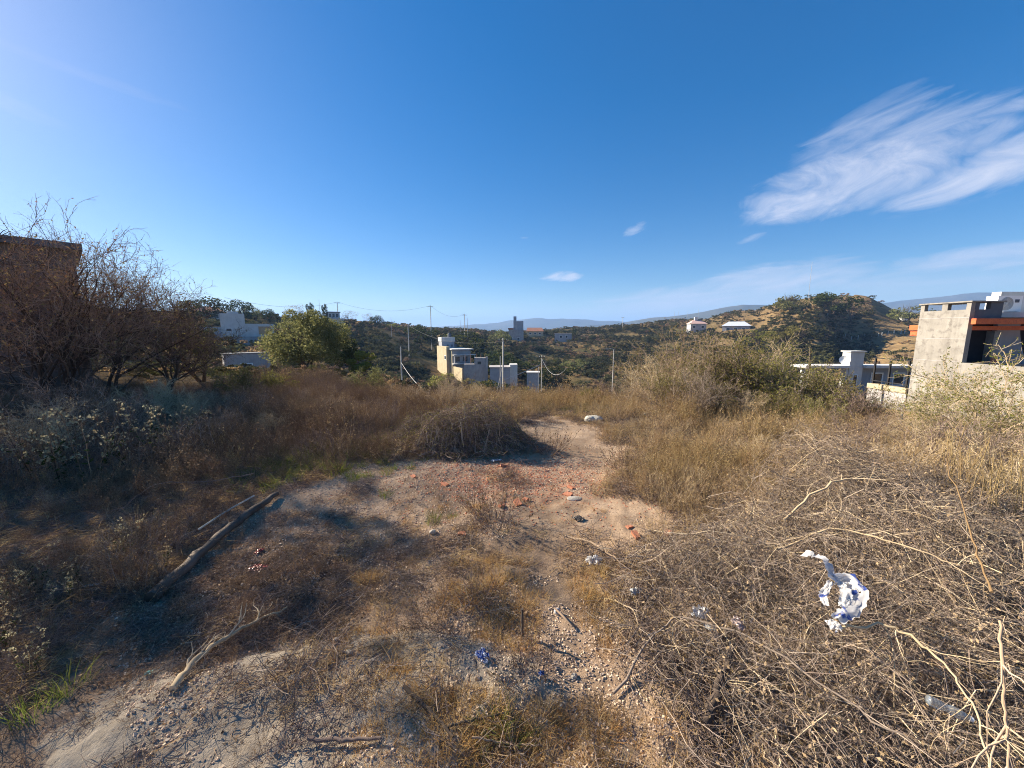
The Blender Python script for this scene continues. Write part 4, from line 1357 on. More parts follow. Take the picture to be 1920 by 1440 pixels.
def build_scrub():
    n = 36000
    x, y = sample(n, 16, 330, -57, 57, power=1.25)
    r = np.hypot(x, y)
    z = H(x, y)
    px, py = proj(x, y, z)
    f = fbm(x / 16, y / 16, 3)
    dens = np.clip(0.55 + f * 1.7, 0.06, 1)
    past = (px > 1490) & (r > 60)
    dens = np.where(past, np.where(px > 1640, 0.03, 0.10), dens)
    bank = (px > 1470) & (px < 1640) & (r > 150) & (r < 250) & (py > 575)
    dens = np.where(bank, 0.6, dens)
    lowr = (px > 1380) & (px < 1560) & (r > 110) & (r < 175) & (py > 620)
    dens = np.where(lowr, 1.0, dens)
    brow = (px > 1280) & (px < 1470) & (r > 185)
    dens = np.where(brow, 0.13, dens)
    nearr = (px > 1480) & (r < 60)
    dens = np.where(nearr, 0.25, dens)
    k = U(0, 1, n) < dens
    # keep clear of the buildings
    for (qx, rr_, w) in CLEARINGS:
        q = on_r(qx, rr_)
        k &= np.hypot(x - q.x, y - q.y) > w
    g2 = fbm(x / 30 + 40, y / 30, 3)
    u = U(0, 1, n) + g2 * 0.6
    idx = np.where(u < 0.42, 0, np.where(u < 0.60, 2, np.where(u < 0.74, 1, np.where(u < 0.92, 3, 4))))
    idx = np.where((bank | lowr) & (U(0, 1, n) < 0.7), 0, idx)  # on the bank, mostly dark scrub deepens the hill's shaded side
    x, y, z, r, idx = x[k], y[k], z[k], r[k], idx[k]
    m = len(x)
    rot = np.stack([RNG.normal(0, .1, m), RNG.normal(0, .1, m), U(0, 6.28, m)], 1)
    s = U(0.5, 1.6, m) ** 1.3 * np.clip(r / 60, 0.35, 1.35)
    s = np.where(r < 26, s * 0.7, s)
    scatter('hillside_scrub', 'mixed dark green and brown scrub covering the far slopes', scrub, np.stack([x, y, z], 1), rot, s, idx)


CLEARINGS = [(445, 90, 7), (470, 60, 6), (392, 134, 7), (628, 148, 6), (855, 100, 9), (900, 84, 4), (940, 80, 4), (1000, 70, 3), (968, 180, 9), (1003, 214, 8), (1058, 196, 5),
             (1308, 215, 9), (1378, 190, 9), (1600, 30, 6), (1660, 30, 6), (1700, 30, 5), (1560, 27, 4), (1790, 14, 6), (1900, 15, 6), (1840, 18, 6), (1640, 20, 4), (850, 90, 7), (850, 76, 4)]
build_scrub()


# ------------------------------------------------------------------ buildings
def boxpart(name, root, mat, *b):
    M = Mesh()
    for q in b: M.box(*q)
    return M.obj(name, mat, root)


def window(root, x0, x1, y, z0, z1, face='y', fmat=None, pane=None, d=0.04):
    """frame and pane proud of a wall whose outer plane is at y (front) or x (side)"""
    f = (x1 - x0) * 0.08 + 0.02
    M = Mesh()
    for a, b, c, e in ((x0, x1, z1 - f, z1), (x0, x1, z0, z0 + f), (x0, x0 + f, z0 + f, z1 - f), (x1 - f, x1, z0 + f, z1 - f)):
        if face == 'y': M.box(a, b, y - d, y + 0.01, c, e)
        else: M.box(y - d, y + 0.01, a, b, c, e)
    fr = M.obj('window', fmat or M_METW, root)
    M = Mesh()
    if face == 'y': M.box(x0 + f, x1 - f, y - d * 0.4, y + 0.008, z0 + f, z1 - f)
    else: M.box(y - d * 0.4, y + 0.008, x0 + f, x1 - f, z0 + f, z1 - f)
    M.obj('pane', pane or M_PANE, fr)
    return fr


# the concrete tower and porch on the right (own axes = world axes)
def right_house():
    root = empty('unfinished_house', (14.0, 11.6, -1.0), 0, 'unfinished concrete house with a stained tower and orange beams', 'house')
    O = (14.0, 11.6, -1.0)

    def B(x0, x1, y0, y1, z0, z1):
        return (x0 - O[0], x1 - O[0], y0 - O[1], y1 - O[1], z0 - O[2], z1 - O[2])
    boxpart('tower', root, M_CONC,
            B(14.0, 14.14, 11.6, 13.02, -1.6, 2.25),
            B(14.0, 14.12, 11.6, 11.72, 2.25, 2.47), B(14.0, 14.12, 12.9, 13.02, 2.25, 2.47), B(14.0, 14.12, 12.22, 12.38, 2.25, 2.47),
            )
    for zj in (-.1, .62, 1.34, 2.0):
        boxpart('pour_joint', root, M_GREYB, B(13.994, 14.0, 11.602, 13.018, zj, zj + .018))
    boxpart('tower_cap', root, M_CONC, B(13.96, 15.02, 11.56, 13.06, 2.47, 2.51))
    boxpart('shaded_wall', root, M_DARK, B(14.143, 15.0, 11.62, 11.74, 1.98, 2.25), B(14.143, 14.28, 11.62, 11.74, 2.25, 2.468), B(14.62, 15.0, 11.62, 11.74, 2.25, 2.468))  # dark colour stands in for shade on the tower's front face
    # roof slab, beams
    boxpart('roof', root, M_WHITE, B(14.145, 22, 11.9, 13.0, 2.02, 2.18), B(19.4, 22, 13.003, 17, 2.02, 2.18))
    for y0, z0, z1, x0 in ((11.36, 1.80, 1.97, 13.93), (11.74, 1.62, 1.75, 14.12)):
        boxpart('beam', root, M_ORANGE, B(x0, 22, y0, y0 + 0.12, z0, z1))
    boxpart('beam', root, M_ORANGE, B(14.02, 14.12, 13.03, 13.32, 1.62, 1.80))
    boxpart('beam', root, M_ORANGE, B(14.03, 14.13, 13.03, 13.28, 1.44, 1.58))
    # side wall behind the porch, its arch and the back wall
    boxpart('low_wall', root, M_CONC, B(14.0, 14.18, 8.0, 11.598, -2.0, 0.62), B(14.18, 22, 11.3, 11.55, -2.0, 0.60))
    boxpart('porch_floor', root, M_CONC, B(14.2, 22, 11.6, 13.0, 0.3, 0.5))
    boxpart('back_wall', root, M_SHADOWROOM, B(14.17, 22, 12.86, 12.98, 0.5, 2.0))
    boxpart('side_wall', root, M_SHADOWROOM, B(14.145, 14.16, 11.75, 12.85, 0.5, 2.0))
    boxpart('post', root, M_CONC, B(15.05, 15.25, 11.75, 11.95, 0.6, 1.6))
    # pale arched wall
    M = Mesh()
    n = 14
    xs = np.linspace(0, 1, n)
    vs = []
    X0, X1, Y = 16.2, 22.0, 12.6
    # wall as a strip from floor to ceiling left of an arch
    arc = [(16.95 + 0.45 * (1 - math.cos(t)), 0.5 + 1.45 * (1 - math.sin(t) * 0 - t / (math.pi / 2))) for t in np.linspace(0, math.pi / 2, n)]
    for (ax_, az_) in arc:
        vs += [(X0 - O[0], Y - O[1], az_ - O[2]), (ax_ - O[0], Y - O[1], az_ - O[2]), (X0 - O[0], Y + .12 - O[1], az_ - O[2]), (ax_ - O[0], Y + .12 - O[1], az_ - O[2])]
    fs = []
    for i in range(n - 1):
        a, b = i * 4, (i + 1) * 4
        fs += [(a, a + 1, b + 1, b), (a + 2, b + 2, b + 3, a + 3), (a + 1, a + 3, b + 3, b + 1), (a, b, b + 2, a + 2)]
    M.add(vs, fs)
    M.obj('arch_wall', M_LILAC, root)
    # flower pot shape on the sill
    M = Mesh()
    tubes(M, np.array([[(14.75 - O[0], 11.42 - O[1], 0.6 - O[2]), (14.75 - O[0], 11.42 - O[1], 0.66 - O[2]), (14.75 - O[0], 11.42 - O[1], 0.78 - O[2])]]), np.array([[.05, .06, .075]]), 12, cap=True)
    o = M.obj('flower_pot', M_BRICK)
    o.location = O
    tag(o, 'small terracotta pot on the low wall under the orange beams', 'pot')
    boxpart('parapet', root, M_WHITE, B(19.2, 22.0, 15.0, 15.3, 2.18, 3.12))
    # parapet wall carrying the railing
    boxpart('curb', root, M_CREAM, B(13.93, 14.15, 13.05, 14.5, -0.60, -0.42))
    boxpart('curb_base', root, M_GREYB, B(13.97, 14.13, 13.05, 14.5, -2.4, -0.603))
    r = empty('railing', (14.05, 13.1, -0.42), 0, 'black metal railing behind the concrete tower', 'railing')
    for yy in (0.06, 0.72, 1.30):
        boxpart('post', r, M_BLACK, (-.025, .025, yy - .025, yy + .025, 0, 1.0))
    for zz in (0.97, 0.10):
        boxpart('rail', r, M_BLACK, (-.02, .02, 0, 1.4, zz, zz + .03))
    # air conditioner on the roof
    a = empty('air_conditioner', (15.93, 12.5, 2.18), 0, 'white air conditioner with round fan grille on the roof', 'air conditioner')
    boxpart('casing', a, M_METW, (0, .80, 0, .32, .05, .56))
    boxpart('foot', a, M_METG, (.08, .16, -.02, .34, 0, .05)); boxpart('foot', a, M_METG, (.64, .72, -.02, .34, 0, .05))
    M = Mesh()
    for rad in (0.05, .09, .13, .17, .205):
        t = np.linspace(0, 2 * math.pi, 29)
        tubes(M, np.stack([.30 + np.cos(t) * rad, np.full(29, -.012), .30 + np.sin(t) * rad], 1)[None], np.full((1, 29), .005), 4)
    M.obj('fan_grille', M_METG, a)
    M = Mesh()
    t = np.linspace(0, 2 * math.pi, 33)[:-1]
    M.add(np.stack([.30 + np.cos(t) * .215, np.full(32, -.004), .30 + np.sin(t) * .215], 1), [list(range(32))])
    M.obj('fan_opening', surf_mat('grey_fan_shadow', (.42, .42, .40), (.5, .5, .48), 9, .6, 0), a)
    boxpart('badge', a, M_DARK, (.56, .70, -.008, 0.0, .34, .44))
    boxpart('side_vent', a, M_METG, (.802, .812, .04, .28, .1, .5))


right_house()


def white_block():
    O = on_r(1605, 38.6)
    o = (27.2, 30.0, -4.0)
    root = empty('flat_roofed_building', o, 0, 'low white flat roofed building with a small tower left of the concrete tower', 'building')

    def B(x0, x1, y0, y1, z0, z1):
        return (x0 - o[0], x1 - o[0], y0 - o[1], y1 - o[1], z0 - o[2], z1 - o[2])
    boxpart('tower', root, M_WHITE, B(27.2, 28.3, 30.0, 30.75, -4.5, -0.08))
    boxpart('tower_cap', root, M_WHITE, B(27.1, 28.4, 29.9, 30.85, -0.08, 0.0))
    boxpart('roof', root, M_WHITE, B(23.5, 27.19, 29.7, 31.4, -1.36, -1.16), B(28.31, 33.4, 29.7, 31.4, -1.36, -1.16), B(27.19, 28.31, 30.77, 31.4, -1.36, -1.16))
    boxpart('wall', root, M_LILAC, B(28.31, 33.2, 30.6, 31.3, -4.5, -1.36))  # grey-blue tone carries the shade on this front
    boxpart('wall', root, M_WHITE, B(24.3, 24.7, 30.3, 31.3, -4.5, -1.36))
    boxpart('porch_post', root, M_WHITE, B(26.9, 27.05, 29.9, 30.05, -4.5, -1.36))
    window(root, 27.55 - o[0], 27.95 - o[0], 30.0 - o[1], -2.9 - o[2], -1.9 - o[2])
    window(root, 30.15 - o[1], 30.55 - o[1], 27.2 - o[0], -0.85 - o[2], -.35 - o[2], 'x')
    window(root, 29.6 - o[0], 30.6 - o[0], 30.6 - o[1], -2.9 - o[2], -1.8 - o[2])
    window(root, 31.4 - o[0], 32.4 - o[0], 30.6 - o[1], -2.9 - o[2], -1.8 - o[2])
    # satellite dish
    d = empty('satellite_dish', (26.85, 30.1, -0.75), 0, 'small white satellite dish on the left face of the white tower', 'dish')
    M = Mesh()
    n = 14
    t = np.linspace(0, 2 * math.pi, n + 1)[:-1]
    rings = [np.stack([-(rr_ ** 2) * .5, np.cos(t) * rr_, np.sin(t) * rr_], 1) if False else np.stack([np.full(n, -(rr_ ** 2) * .8), np.cos(t) * rr_, np.sin(t) * rr_], 1) for rr_ in (0.02, .15, .28, .36)]
    V = np.concatenate(rings + [r_ + np.array([.02, 0, 0]) for r_ in rings])
    F = []
    for s0 in (0, 4):
        for i in range(3):
            for j in range(n):
                F.append(((s0 + i) * n + j, (s0 + i) * n + (j + 1) % n, (s0 + i + 1) * n + (j + 1) % n, (s0 + i + 1) * n + j))
    M.add(V, F)
    o2 = M.obj('reflector', M_METW, d); o2.rotation_euler = (0, .35, .9)
    M = Mesh(); tubes(M, np.array([[(0, 0, 0), (.2, 0, -.05), (.36, 0, -.05)]]), np.full((1, 3), .018), 6)
    M.obj('arm', M_METG, d)


white_block()


def house_at(name, label, px, r, rz, cat='house'):
    p = on_r(px, r)
    # local +x to the viewer's right, local -y towards the viewer
    az0 = math.atan2(p.x, p.y)
    root = empty(name, p, -az0 + math.radians(rz), label, cat)
    return root, p


def hz(px, py, r, p):
    return at_r(px, py, r).z - p.z


# dark house behind the bare trees at left
def left_house():
    p = on_r(165, 15.0)
    root, _ = house_at('dark_house', 'plain shaded house wall behind the large bare tree at left', 165, 15.0, 0)
    root.rotation_euler = (0, 0, math.radians(50))
    zt = at_r(160, 472, 15).z - p.z
    boxpart('wall', root, surf_mat('shaded_render', (.10, .085, .08), (.15, .13, .12), 1.2, .9, .2, 20), (-3.6, 0.0, 0, 3, -1, zt))  # wall colour darkened to read as a shaded silhouette
    boxpart('roof', root, M_DARK, (-3.75, 0.15, -.2, 3.2, zt, zt + .16))
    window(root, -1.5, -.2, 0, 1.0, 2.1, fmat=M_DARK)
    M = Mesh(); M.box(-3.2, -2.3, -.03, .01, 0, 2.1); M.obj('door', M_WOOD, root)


left_house()

# white house on the left slope
root, p = house_at('white_house', 'white house with a tall block and a wooden panel on the left slope', 445, 90, 0)
boxpart('tall_block', root, M_WHITE, (-2.3, 1.5, 0, 5, -2, hz(445, 588, 90, p)))
boxpart('parapet_step', root, M_WHITE, (-1.2, 0.6, .5, 3, hz(445, 588, 90, p), hz(445, 584, 90, p)))
boxpart('low_block', root, M_WHITE, (1.5, 6.2, .3, 6, -2, hz(470, 607, 90, p)))
boxpart('terrace', root, M_LILAC, (-8, -2.3, -.5, 5, -2, hz(400, 613, 90, p)))
boxpart('plinth', root, M_GREYB, (-8.5, 6.6, -1.2, -.52, -3, hz(445, 637, 90, p) + .6))
boxpart('wooden_panel', root, M_ORWOOD, (3.6, 5.7, .24, .3, hz(480, 627, 90, p), hz(480, 612, 90, p)))
window(root, -1.6, -.6, 0, hz(435, 622, 90, p), hz(435, 618, 90, p) + .3)
window(root, -6.5, -4.2, -.5, hz(400, 624, 90, p), hz(400, 619, 90, p) + .2)

root, p = house_at('block_house', 'grey blue house wall half hidden under the twisted tree', 470, 60, 8)
boxpart('wall', root, M_GREYB, (-3.0, 2.0, 0, 2, -2, hz(470, 663, 60, p)))
boxpart('roof', root, M_DARK, (-3.1, 2.1, -.1, 2.1, hz(470, 663, 60, p), hz(470, 663, 60, p) + .1))
window(root, -1.4, 0, 0, .6, 1.4)

root, p = house_at('tiled_house', 'house with a low tiled roof under the broad dark tree at left', 392, 134, 0)
zt = hz(392, 584, 134, p)
boxpart('wall', root, M_LILAC, (-3.6, 3.6, 0, 6, -3, zt))
M = Mesh()
M.add([(-4, -.5, zt), (4, -.5, zt), (4, 6.5, zt), (-4, 6.5, zt), (-2.6, 3, zt + 1.5), (2.6, 3, zt + 1.5)], [(0, 1, 5, 4), (2, 3, 4, 5)])
M.add([(-4, -.5, zt), (4, -.5, zt), (4, 6.5, zt), (-4, 6.5, zt), (-2.6, 3, zt + 1.5), (2.6, 3, zt + 1.5)], [(1, 2, 5), (3, 0, 4)])
M.add([(-4, -.5, zt), (4, -.5, zt), (4, 6.5, zt), (-4, 6.5, zt)], [(3, 2, 1, 0)])
M.obj('roof', M_ROOFT, root)
for q in (-2.6, -.5, 1.6): window(root, q, q + 1.2, 0, zt - 1.9, zt - .7)

root, p = house_at('glazed_house', 'blue glazed flat roofed house on the left ridge', 628, 148, 0)
zt = hz(628, 586, 148, p)
boxpart('wall', root, M_BLUEGL, (-1.9, 2.1, 0, 4, -1, zt))
boxpart('roof', root, M_GREYB, (-2.2, 2.4, -.3, 4.2, zt, zt + .3))
boxpart('terrace', root, M_WHITE, (-2.4, 3.4, -1.2, -.1, -1.5, hz(628, 597, 148, p)))
for q in (-1.5, -.4, .7): window(root, q, q + 1, 0, zt - 1.8, zt - .3)

# cream house in the valley, turned so that its long side catches the sun
root, p = house_at('cream_house', 'cream house with white flat roofs stepping down the valley slope', 850, 100, 0)
root.rotation_euler = (0, 0, math.radians(30))
z_r = hz(850, 655, 100, p)
boxpart('lower_block', root, M_CREAM, (-1.6, 3.6, -3, 4.2, -4, z_r))
boxpart('shaded_front', root, M_GREYB, (-1.5, 3.5, -3.06, -3.003, -4, z_r - .05))  # grey sheet over the cream block, painting its front as shaded
boxpart('roof', root, M_WHITE, (-1.9, 4.2, -3.5, 4.4, z_r, z_r + .22))
boxpart('balcony_roof', root, M_WHITE, (-1.7, 4.4, -4.4, -3.52, z_r - 1.35, z_r - 1.15))
boxpart('balcony_floor', root, M_WHITE, (-1.9, 4.4, -4.6, -3.52, z_r - 3.6, z_r - 3.4))
boxpart('upper_block', root, M_CREAM, (-2.5, -1.61, -1.4, 6, -4, z_r + .8))
boxpart('upper_front', root, M_LILAC, (-1.6, 2.0, 4.42, 7, -4, hz(850, 640, 106, p)))
boxpart('upper_roof', root, M_WHITE, (-1.7, 2.2, 4.4, 7.2, hz(850, 640, 106, p), hz(850, 632, 106, p)))
for q in (-1.5, 1.3, 4.1): boxpart('post', root, M_WHITE, (q, q + .14, -4.35, -4.2, z_r - 3.4, z_r - 1.35))
window(root, -.9, .6, -3.06, z_r - 3.2, z_r - 1.6, fmat=M_METG)
window(root, 1.2, 2.8, -3.06, z_r - 3.2, z_r - 1.6, fmat=M_METG)
M = Mesh(); tubes(M, np.array([[(1.2, 6, hz(850, 632, 106, p)), (1.2, 6, hz(850, 632, 106, p) + .9), (1.2, 6, hz(850, 632, 106, p) + 1.1)]]), np.array([[.5, .5, .15]]), 12, cap=True)
M.obj('water_tank', M_DARK, root, smooth=True)
window(root, -1.2, .2, -1.61 - .9, z_r - 2.6, z_r - 1.5, 'x')
for q in (-.2, 1.0, 2.2): boxpart('shade', root, M_DARK, (q, q + .5, 4.38, 4.41, z_r + .5, z_r + 1.1))
boxpart('stair_wall', root, M_CREAM, (-1.4, -1.1, -9, -3.08, -6, z_r - 4.2))

root, p = house_at('concrete_shell', 'grey unfinished concrete walls right of the cream house', 900, 84, 0, 'building')
boxpart('wall', root, M_GREYB, (-1.3, 1.2, 0, 1.5, -3, hz(900, 671, 84, p)), (-3.6, -1.31, 0, 1.5, -3, hz(885, 683, 84, p)))
for q in (-3.4, -2.2, -.9, .1, 1.0):
    M = Mesh(); tubes(M, np.array([[(q, .7, hz(885, 683, 84, p)), (q + .05, .7, hz(900, 671, 84, p) + .9)]]), np.full((1, 2), .03), 4); M.obj('rebar', M_ROOFT, root)
window(root, -.7, .3, 0, hz(900, 684, 84, p), hz(900, 677, 84, p), fmat=M_GREYB)
boxpart('pillar', root, M_GREYB, (1.21, 1.7, -.2, .3, -3, hz(905, 669, 84, p)))

root, p = house_at('grey_hut', 'flat roofed grey hut behind the tall pale pole', 938, 78, 0, 'hut')
boxpart('wall', root, M_LILAC, (-2.2, 2.0, 0, 4, -4, hz(938, 689, 78, p)))
boxpart('roof', root, M_GREYB, (-2.4, 2.2, -.3, 4.2, hz(938, 689, 78, p), hz(938, 688, 78, p)))
boxpart('side_room', root, M_WHITE, (2.003, 3.6, .4, 3.4, -4, hz(938, 684, 78, p)))
window(root, .4, 1.4, 0, .2, 1.3)
boxpart('door', root, M_DARK, (-1.2, -.3, -.04, 0, 0, 2.0))

root, p = house_at('grey_shed', 'small grey shed with a pale edge by the valley street', 1000, 72, 0, 'shed')
boxpart('wall', root, M_METG, (-1.2, 1.2, 0, 2.4, -2, hz(1000, 699, 72, p)))
boxpart('roof', root, M_WHITE, (-1.3, 1.3, -.15, 2.5, hz(1000, 699, 72, p), hz(1000, 698, 72, p)))
boxpart('door', root, M_DARK, (-.5, .4, -.04, 0, -.5, 1.5))

root, p = house_at('tank_building', 'block with a tall water tank tower on the middle ridge', 965, 190, 0, 'building')
boxpart('main_block', root, M_GREYB, (-3, 4.5, 0, 8, -4, hz(965, 618, 190, p)))
boxpart('tank_tower', root, M_LILAC, (-.6, .9, 1, 3, hz(965, 618, 190, p), hz(967, 593, 190, p)))
boxpart('upper_block', root, M_LILAC, (.92, 4.4, 1, 6, hz(965, 618, 190, p), hz(975, 602, 190, p)))
boxpart('roof', root, M_ROOFT, (-3.3, -.65, -.3, 8, hz(965, 618, 190, p), hz(965, 615, 190, p)))
window(root, -2.4, -1, 0, 0, 1.4); window(root, 1.2, 2.6, 0, 0, 1.4)

root, p = house_at('long_house', 'long low house with a dark tiled roof right of the tank block', 1003, 214, 0)
zt = hz(1003, 621, 214, p)
boxpart('wall', root, M_CREAM, (-4.6, 4.6, 0, 6, -4, zt))
M = Mesh()
vv = [(-5, -.6, zt), (5, -.6, zt), (5, 6.6, zt), (-5, 6.6, zt), (-4.4, 3, zt + 2.0), (4.0, 3, zt + 2.0)]
M.add(vv, [(0, 1, 5, 4), (2, 3, 4, 5), (3, 2, 1, 0)]); M.add(vv, [(1, 2, 5), (3, 0, 4)])
M.obj('roof', M_ROOFT, root)
for q in (-3.4, -.6, 2): window(root, q, q + 1.4, 0, zt - 1.9, zt - .7)

root, p = house_at('block_wall_house', 'pale grey block house half hidden on the middle slope', 1057, 196, 0)
boxpart('wall', root, M_LILAC, (-4.7, 4.2, 0, 5, -4, hz(1057, 626, 196, p)))
boxpart('roof', root, M_GREYB, (-4.9, 4.4, -.2, 5.2, hz(1057, 626, 196, p), hz(1057, 625, 196, p)))
window(root, -2.2, -.8, 0, hz(1057, 634, 196, p), hz(1057, 629, 196, p))
window(root, .8, 2.0, 0, hz(1057, 634, 196, p), hz(1057, 629, 196, p))

root, p = house_at('pink_roofed_house', 'small white house with a pinkish roof below the right hill', 1308, 215, 0)
root.rotation_euler = (0, 0, root.rotation_euler.z + .35)
zt = hz(1308, 607, 215, p)
boxpart('wall', root, M_LILAC, (-3.8, 3.8, 0, 6, -5, zt))
M = Mesh()
vv = [(-4.2, -.5, zt), (4.2, -.5, zt), (4.2, 6.5, zt), (-4.2, 6.5, zt), (-1.9, 3, zt + 1.9), (1.9, 3, zt + 1.9)]
M.add(vv, [(0, 1, 5, 4), (2, 3, 4, 5), (3, 2, 1, 0)]); M.add(vv, [(1, 2, 5), (3, 0, 4)])
M.obj('roof', surf_mat('pink_roof', (.5, .32, .28), (.58, .4, .35), 2, .8, 0), root)
boxpart('chimney', root, M_WHITE, (-1.2, .2, 2.6, 3.8, zt + 1.5, zt + 3.4))
window(root, -3, -1.4, 0, zt - 2.3, zt - .9); window(root, 1.2, 2.8, 0, zt - 2.3, zt - .9)

root, p = house_at('blue_roofed_house', 'long white house with a pale blue roof among green trees', 1378, 190, 0)
zt = hz(1378, 611, 190, p)
boxpart('wall', root, M_LILAC, (-5.2, 5.2, 0, 7, -5, zt))
M = Mesh()
vv = [(-5.6, -.6, zt), (5.6, -.6, zt), (5.6, 7.6, zt), (-5.6, 7.6, zt), (-3, 3.5, zt + 1.9), (3, 3.5, zt + 1.9)]
M.add(vv, [(0, 1, 5, 4), (2, 3, 4, 5), (3, 2, 1, 0)]); M.add(vv, [(1, 2, 5), (3, 0, 4)])
M.obj('roof', surf_mat('pale_blue_roof', (.42, .46, .55), (.5, .54, .62), 2, .6, 0), root)
for q in (-3.8, -1, 2): window(root, q, q + 1.6, 0, zt - 2.2, zt - .8)

root, p = house_at('white_dome', 'small white dome beside the dark tree on the pasture rim', 1688, 262, 0, 'dome')
M = Mesh()
n = 14
t = np.linspace(0, 2 * math.pi, n + 1)[:-1]
rg = [np.stack([np.cos(t) * 1.5 * math.cos(e), np.sin(t) * 1.5 * math.cos(e), np.full(n, 1.2 + 1.5 * math.sin(e))], 1) for e in np.linspace(0, 1.5, 6)]
rg.insert(0, np.stack([np.cos(t) * 1.5, np.sin(t) * 1.5, np.full(n, -1.0)], 1))
F = [(i * n + j, i * n + (j + 1) % n, (i + 1) * n + (j + 1) % n, (i + 1) * n + j) for i in range(6) for j in range(n)]
M.add(np.concatenate(rg), F)
M.obj('shell', M_WHITE, root, smooth=True)


# ------------------------------------------------------------------ poles, wires, posts
def pole(name, label, px, ytop, r, rad=0.09, arm=0.0, mat=None, cat='pole', lean=0.0, group=None, extra=None):
    p = on_r(px, r, ytop)
    hgt = at_r(px, ytop, r).z - p.z
    root = empty(name, p, -math.atan2(p.x, p.y), label, cat, group)
    M = Mesh()
    tubes(M, np.array([[(0, 0, -.5), (lean * .5, 0, hgt * .5), (lean, 0, hgt)]]), np.array([[rad, rad * .85, rad * .65]]), 8, cap=True)
    M.obj('shaft', mat or M_POLE, root, smooth=True)
    if arm:
        M = Mesh(); M.box(-arm, arm, -.05, .05, hgt - .45, hgt - .33); M.obj('crossarm', M_WOOD, root)
        for q in (-arm * .85, 0, arm * .85):
            M = Mesh(); tubes(M, np.array([[(q, 0, hgt - .33), (q, 0, hgt - .12)]]), np.array([[.045, .06]]), 6, cap=True)
            M.obj('insulator', M_METW, root)
    if extra == 'lamp':
        M = Mesh(); tubes(M, np.array([[(0, 0, hgt), (-.5, 0, hgt + .12), (-1.0, 0, hgt + .05)]]), np.full((1, 3), .04), 6)
        M.box(-1.5, -.95, -.13, .13, hgt - .02, hgt + .10)
        M.obj('lamp_head', M_METG, root)
    if extra == 'trafo':
        M = Mesh(); M.box(-.45, .45, -.4, .0, hgt - 2.0, hgt - .9); M.obj('transformer', M_METG, root)
    return Vector((p.x, p.y, p.z + hgt))


tops = {}
tops['a'] = pole('utility_pole', 'tallest pale concrete pole in the valley right of the cream house', 943, 634, 58, .16, .7)
tops['b'] = pole('utility_pole', 'thin pale pole just left of the tallest valley pole', 938, 668, 52, .07)
tops['c'] = pole('utility_pole', 'pole at the left of the valley below the yellow green tree', 751, 650, 62, .12)
tops['d'] = pole('utility_pole', 'pole with crossarm on the slope left of the cream house', 765, 609, 112, .15, .9)
tops['e'] = pole('utility_pole', 'pole with crossarm standing highest on the left ridge line', 807, 573, 140, .16, 1.0)
tops['f'] = pole('utility_pole', 'left pole of the close pair on the ridge', 871, 589, 158, .18, .9)
tops['g'] = pole('utility_pole', 'right thinner pole of the close pair on the ridge', 876, 596, 165, .12)
tops['h'] = pole('utility_pole', 'pale pole with small crossarm beside the grey shed', 1016, 666, 66, .10, .5)
tops['i'] = pole('street_lamp', 'street lamp pole left of the thicket', 1151, 655, 72, .11, extra='lamp')
tops['j'] = pole('utility_pole', 'faint thin pole on the far ridge in the middle', 1168, 594, 250, .16, .9)
tops['k'] = pole('utility_pole', 'pole with crossarm beside the blue glazed ridge house', 632, 566, 150, .16, .9)
pole('utility_pole', 'thin dark pole at the right of the grey shed', 1010, 688, 56, .05, mat=M_METG)
pole('radio_mast', 'very tall thin radio mast rising behind the right hill', 1523, 491, 260, .10, mat=M_METG, cat='mast')
pole('wooden_post', 'leaning wooden post left of the small white building', 1527, 652, 19, .055, mat=M_WOOD, cat='post', lean=-.12)
pole('metal_stay', 'slanting metal prop leaning against the thin pale pole', 925, 690, 51, .04, cat='prop', lean=1.2)
for k, (px, yt) in enumerate(((1310, 579), (1265, 584), (1272, 584), (1290, 582), (863, 600), (733, 594), (598, 561))):
    pole('far_pole', 'one of the faint thin poles along the skyline', px, yt, 262 if px > 1000 else 140, .06, group='faint thin poles along the skyline', mat=M_METG)
pole('short_stake', 'thin pale stake in the grass left of the railing', 1613, 738, 12, .022, cat='stake')
pole('short_stake', 'thin pale stake in the grass right under the railing', 1695, 752, 11.5, .022, cat='stake')


def cable(label, a, b, sag, rad=.02, mat=None, name='cable'):
    t = np.linspace(0, 1, 17)[:, None]
    P = np.array(a)[None] * (1 - t) + np.array(b)[None] * t
    P[:, 2] -= (4 * t[:, 0] * (1 - t[:, 0])) * sag
    M = Mesh(); tubes(M, P[None], np.full((1, 17), rad), 4)
    return tag(M.obj(name, mat or M_CABLE), label, 'cable')


cable('cable from the blue glazed ridge house pole to the ridge line pole', tops['k'], tops['e'], 2.5, .025)
cable('cable between the ridge line pole and the close pair', tops['e'], tops['f'], 2.2, .025)
cable('cable from the left valley pole down to the right', tops['c'] - Vector((0, 0, 2.5)), on_r(790, 52) + Vector((0, 0, 2.5)), .4, .03, M_CABLEP)
cable('pale sagging cable right of the pole beside the grey shed', tops['h'] - Vector((0, 0, .6)), at_r(1062, 690, 60), 1.9, .03, M_CABLEP)
cable('pale cable rising from the tallest pole foot to the right', at_r(945, 712, 57), at_r(1012, 684, 62), .1, .045, M_CABLEP)
cable('cable from the tallest valley pole to the slope pole at left', tops['a'] - Vector((0, 0, .5)), tops['d'], 2.0, .02)
cable('cable from the ridge pole left along the skyline', tops['k'], on_r(430, 112) + Vector((0, 0, 7)), 2.0, .025)

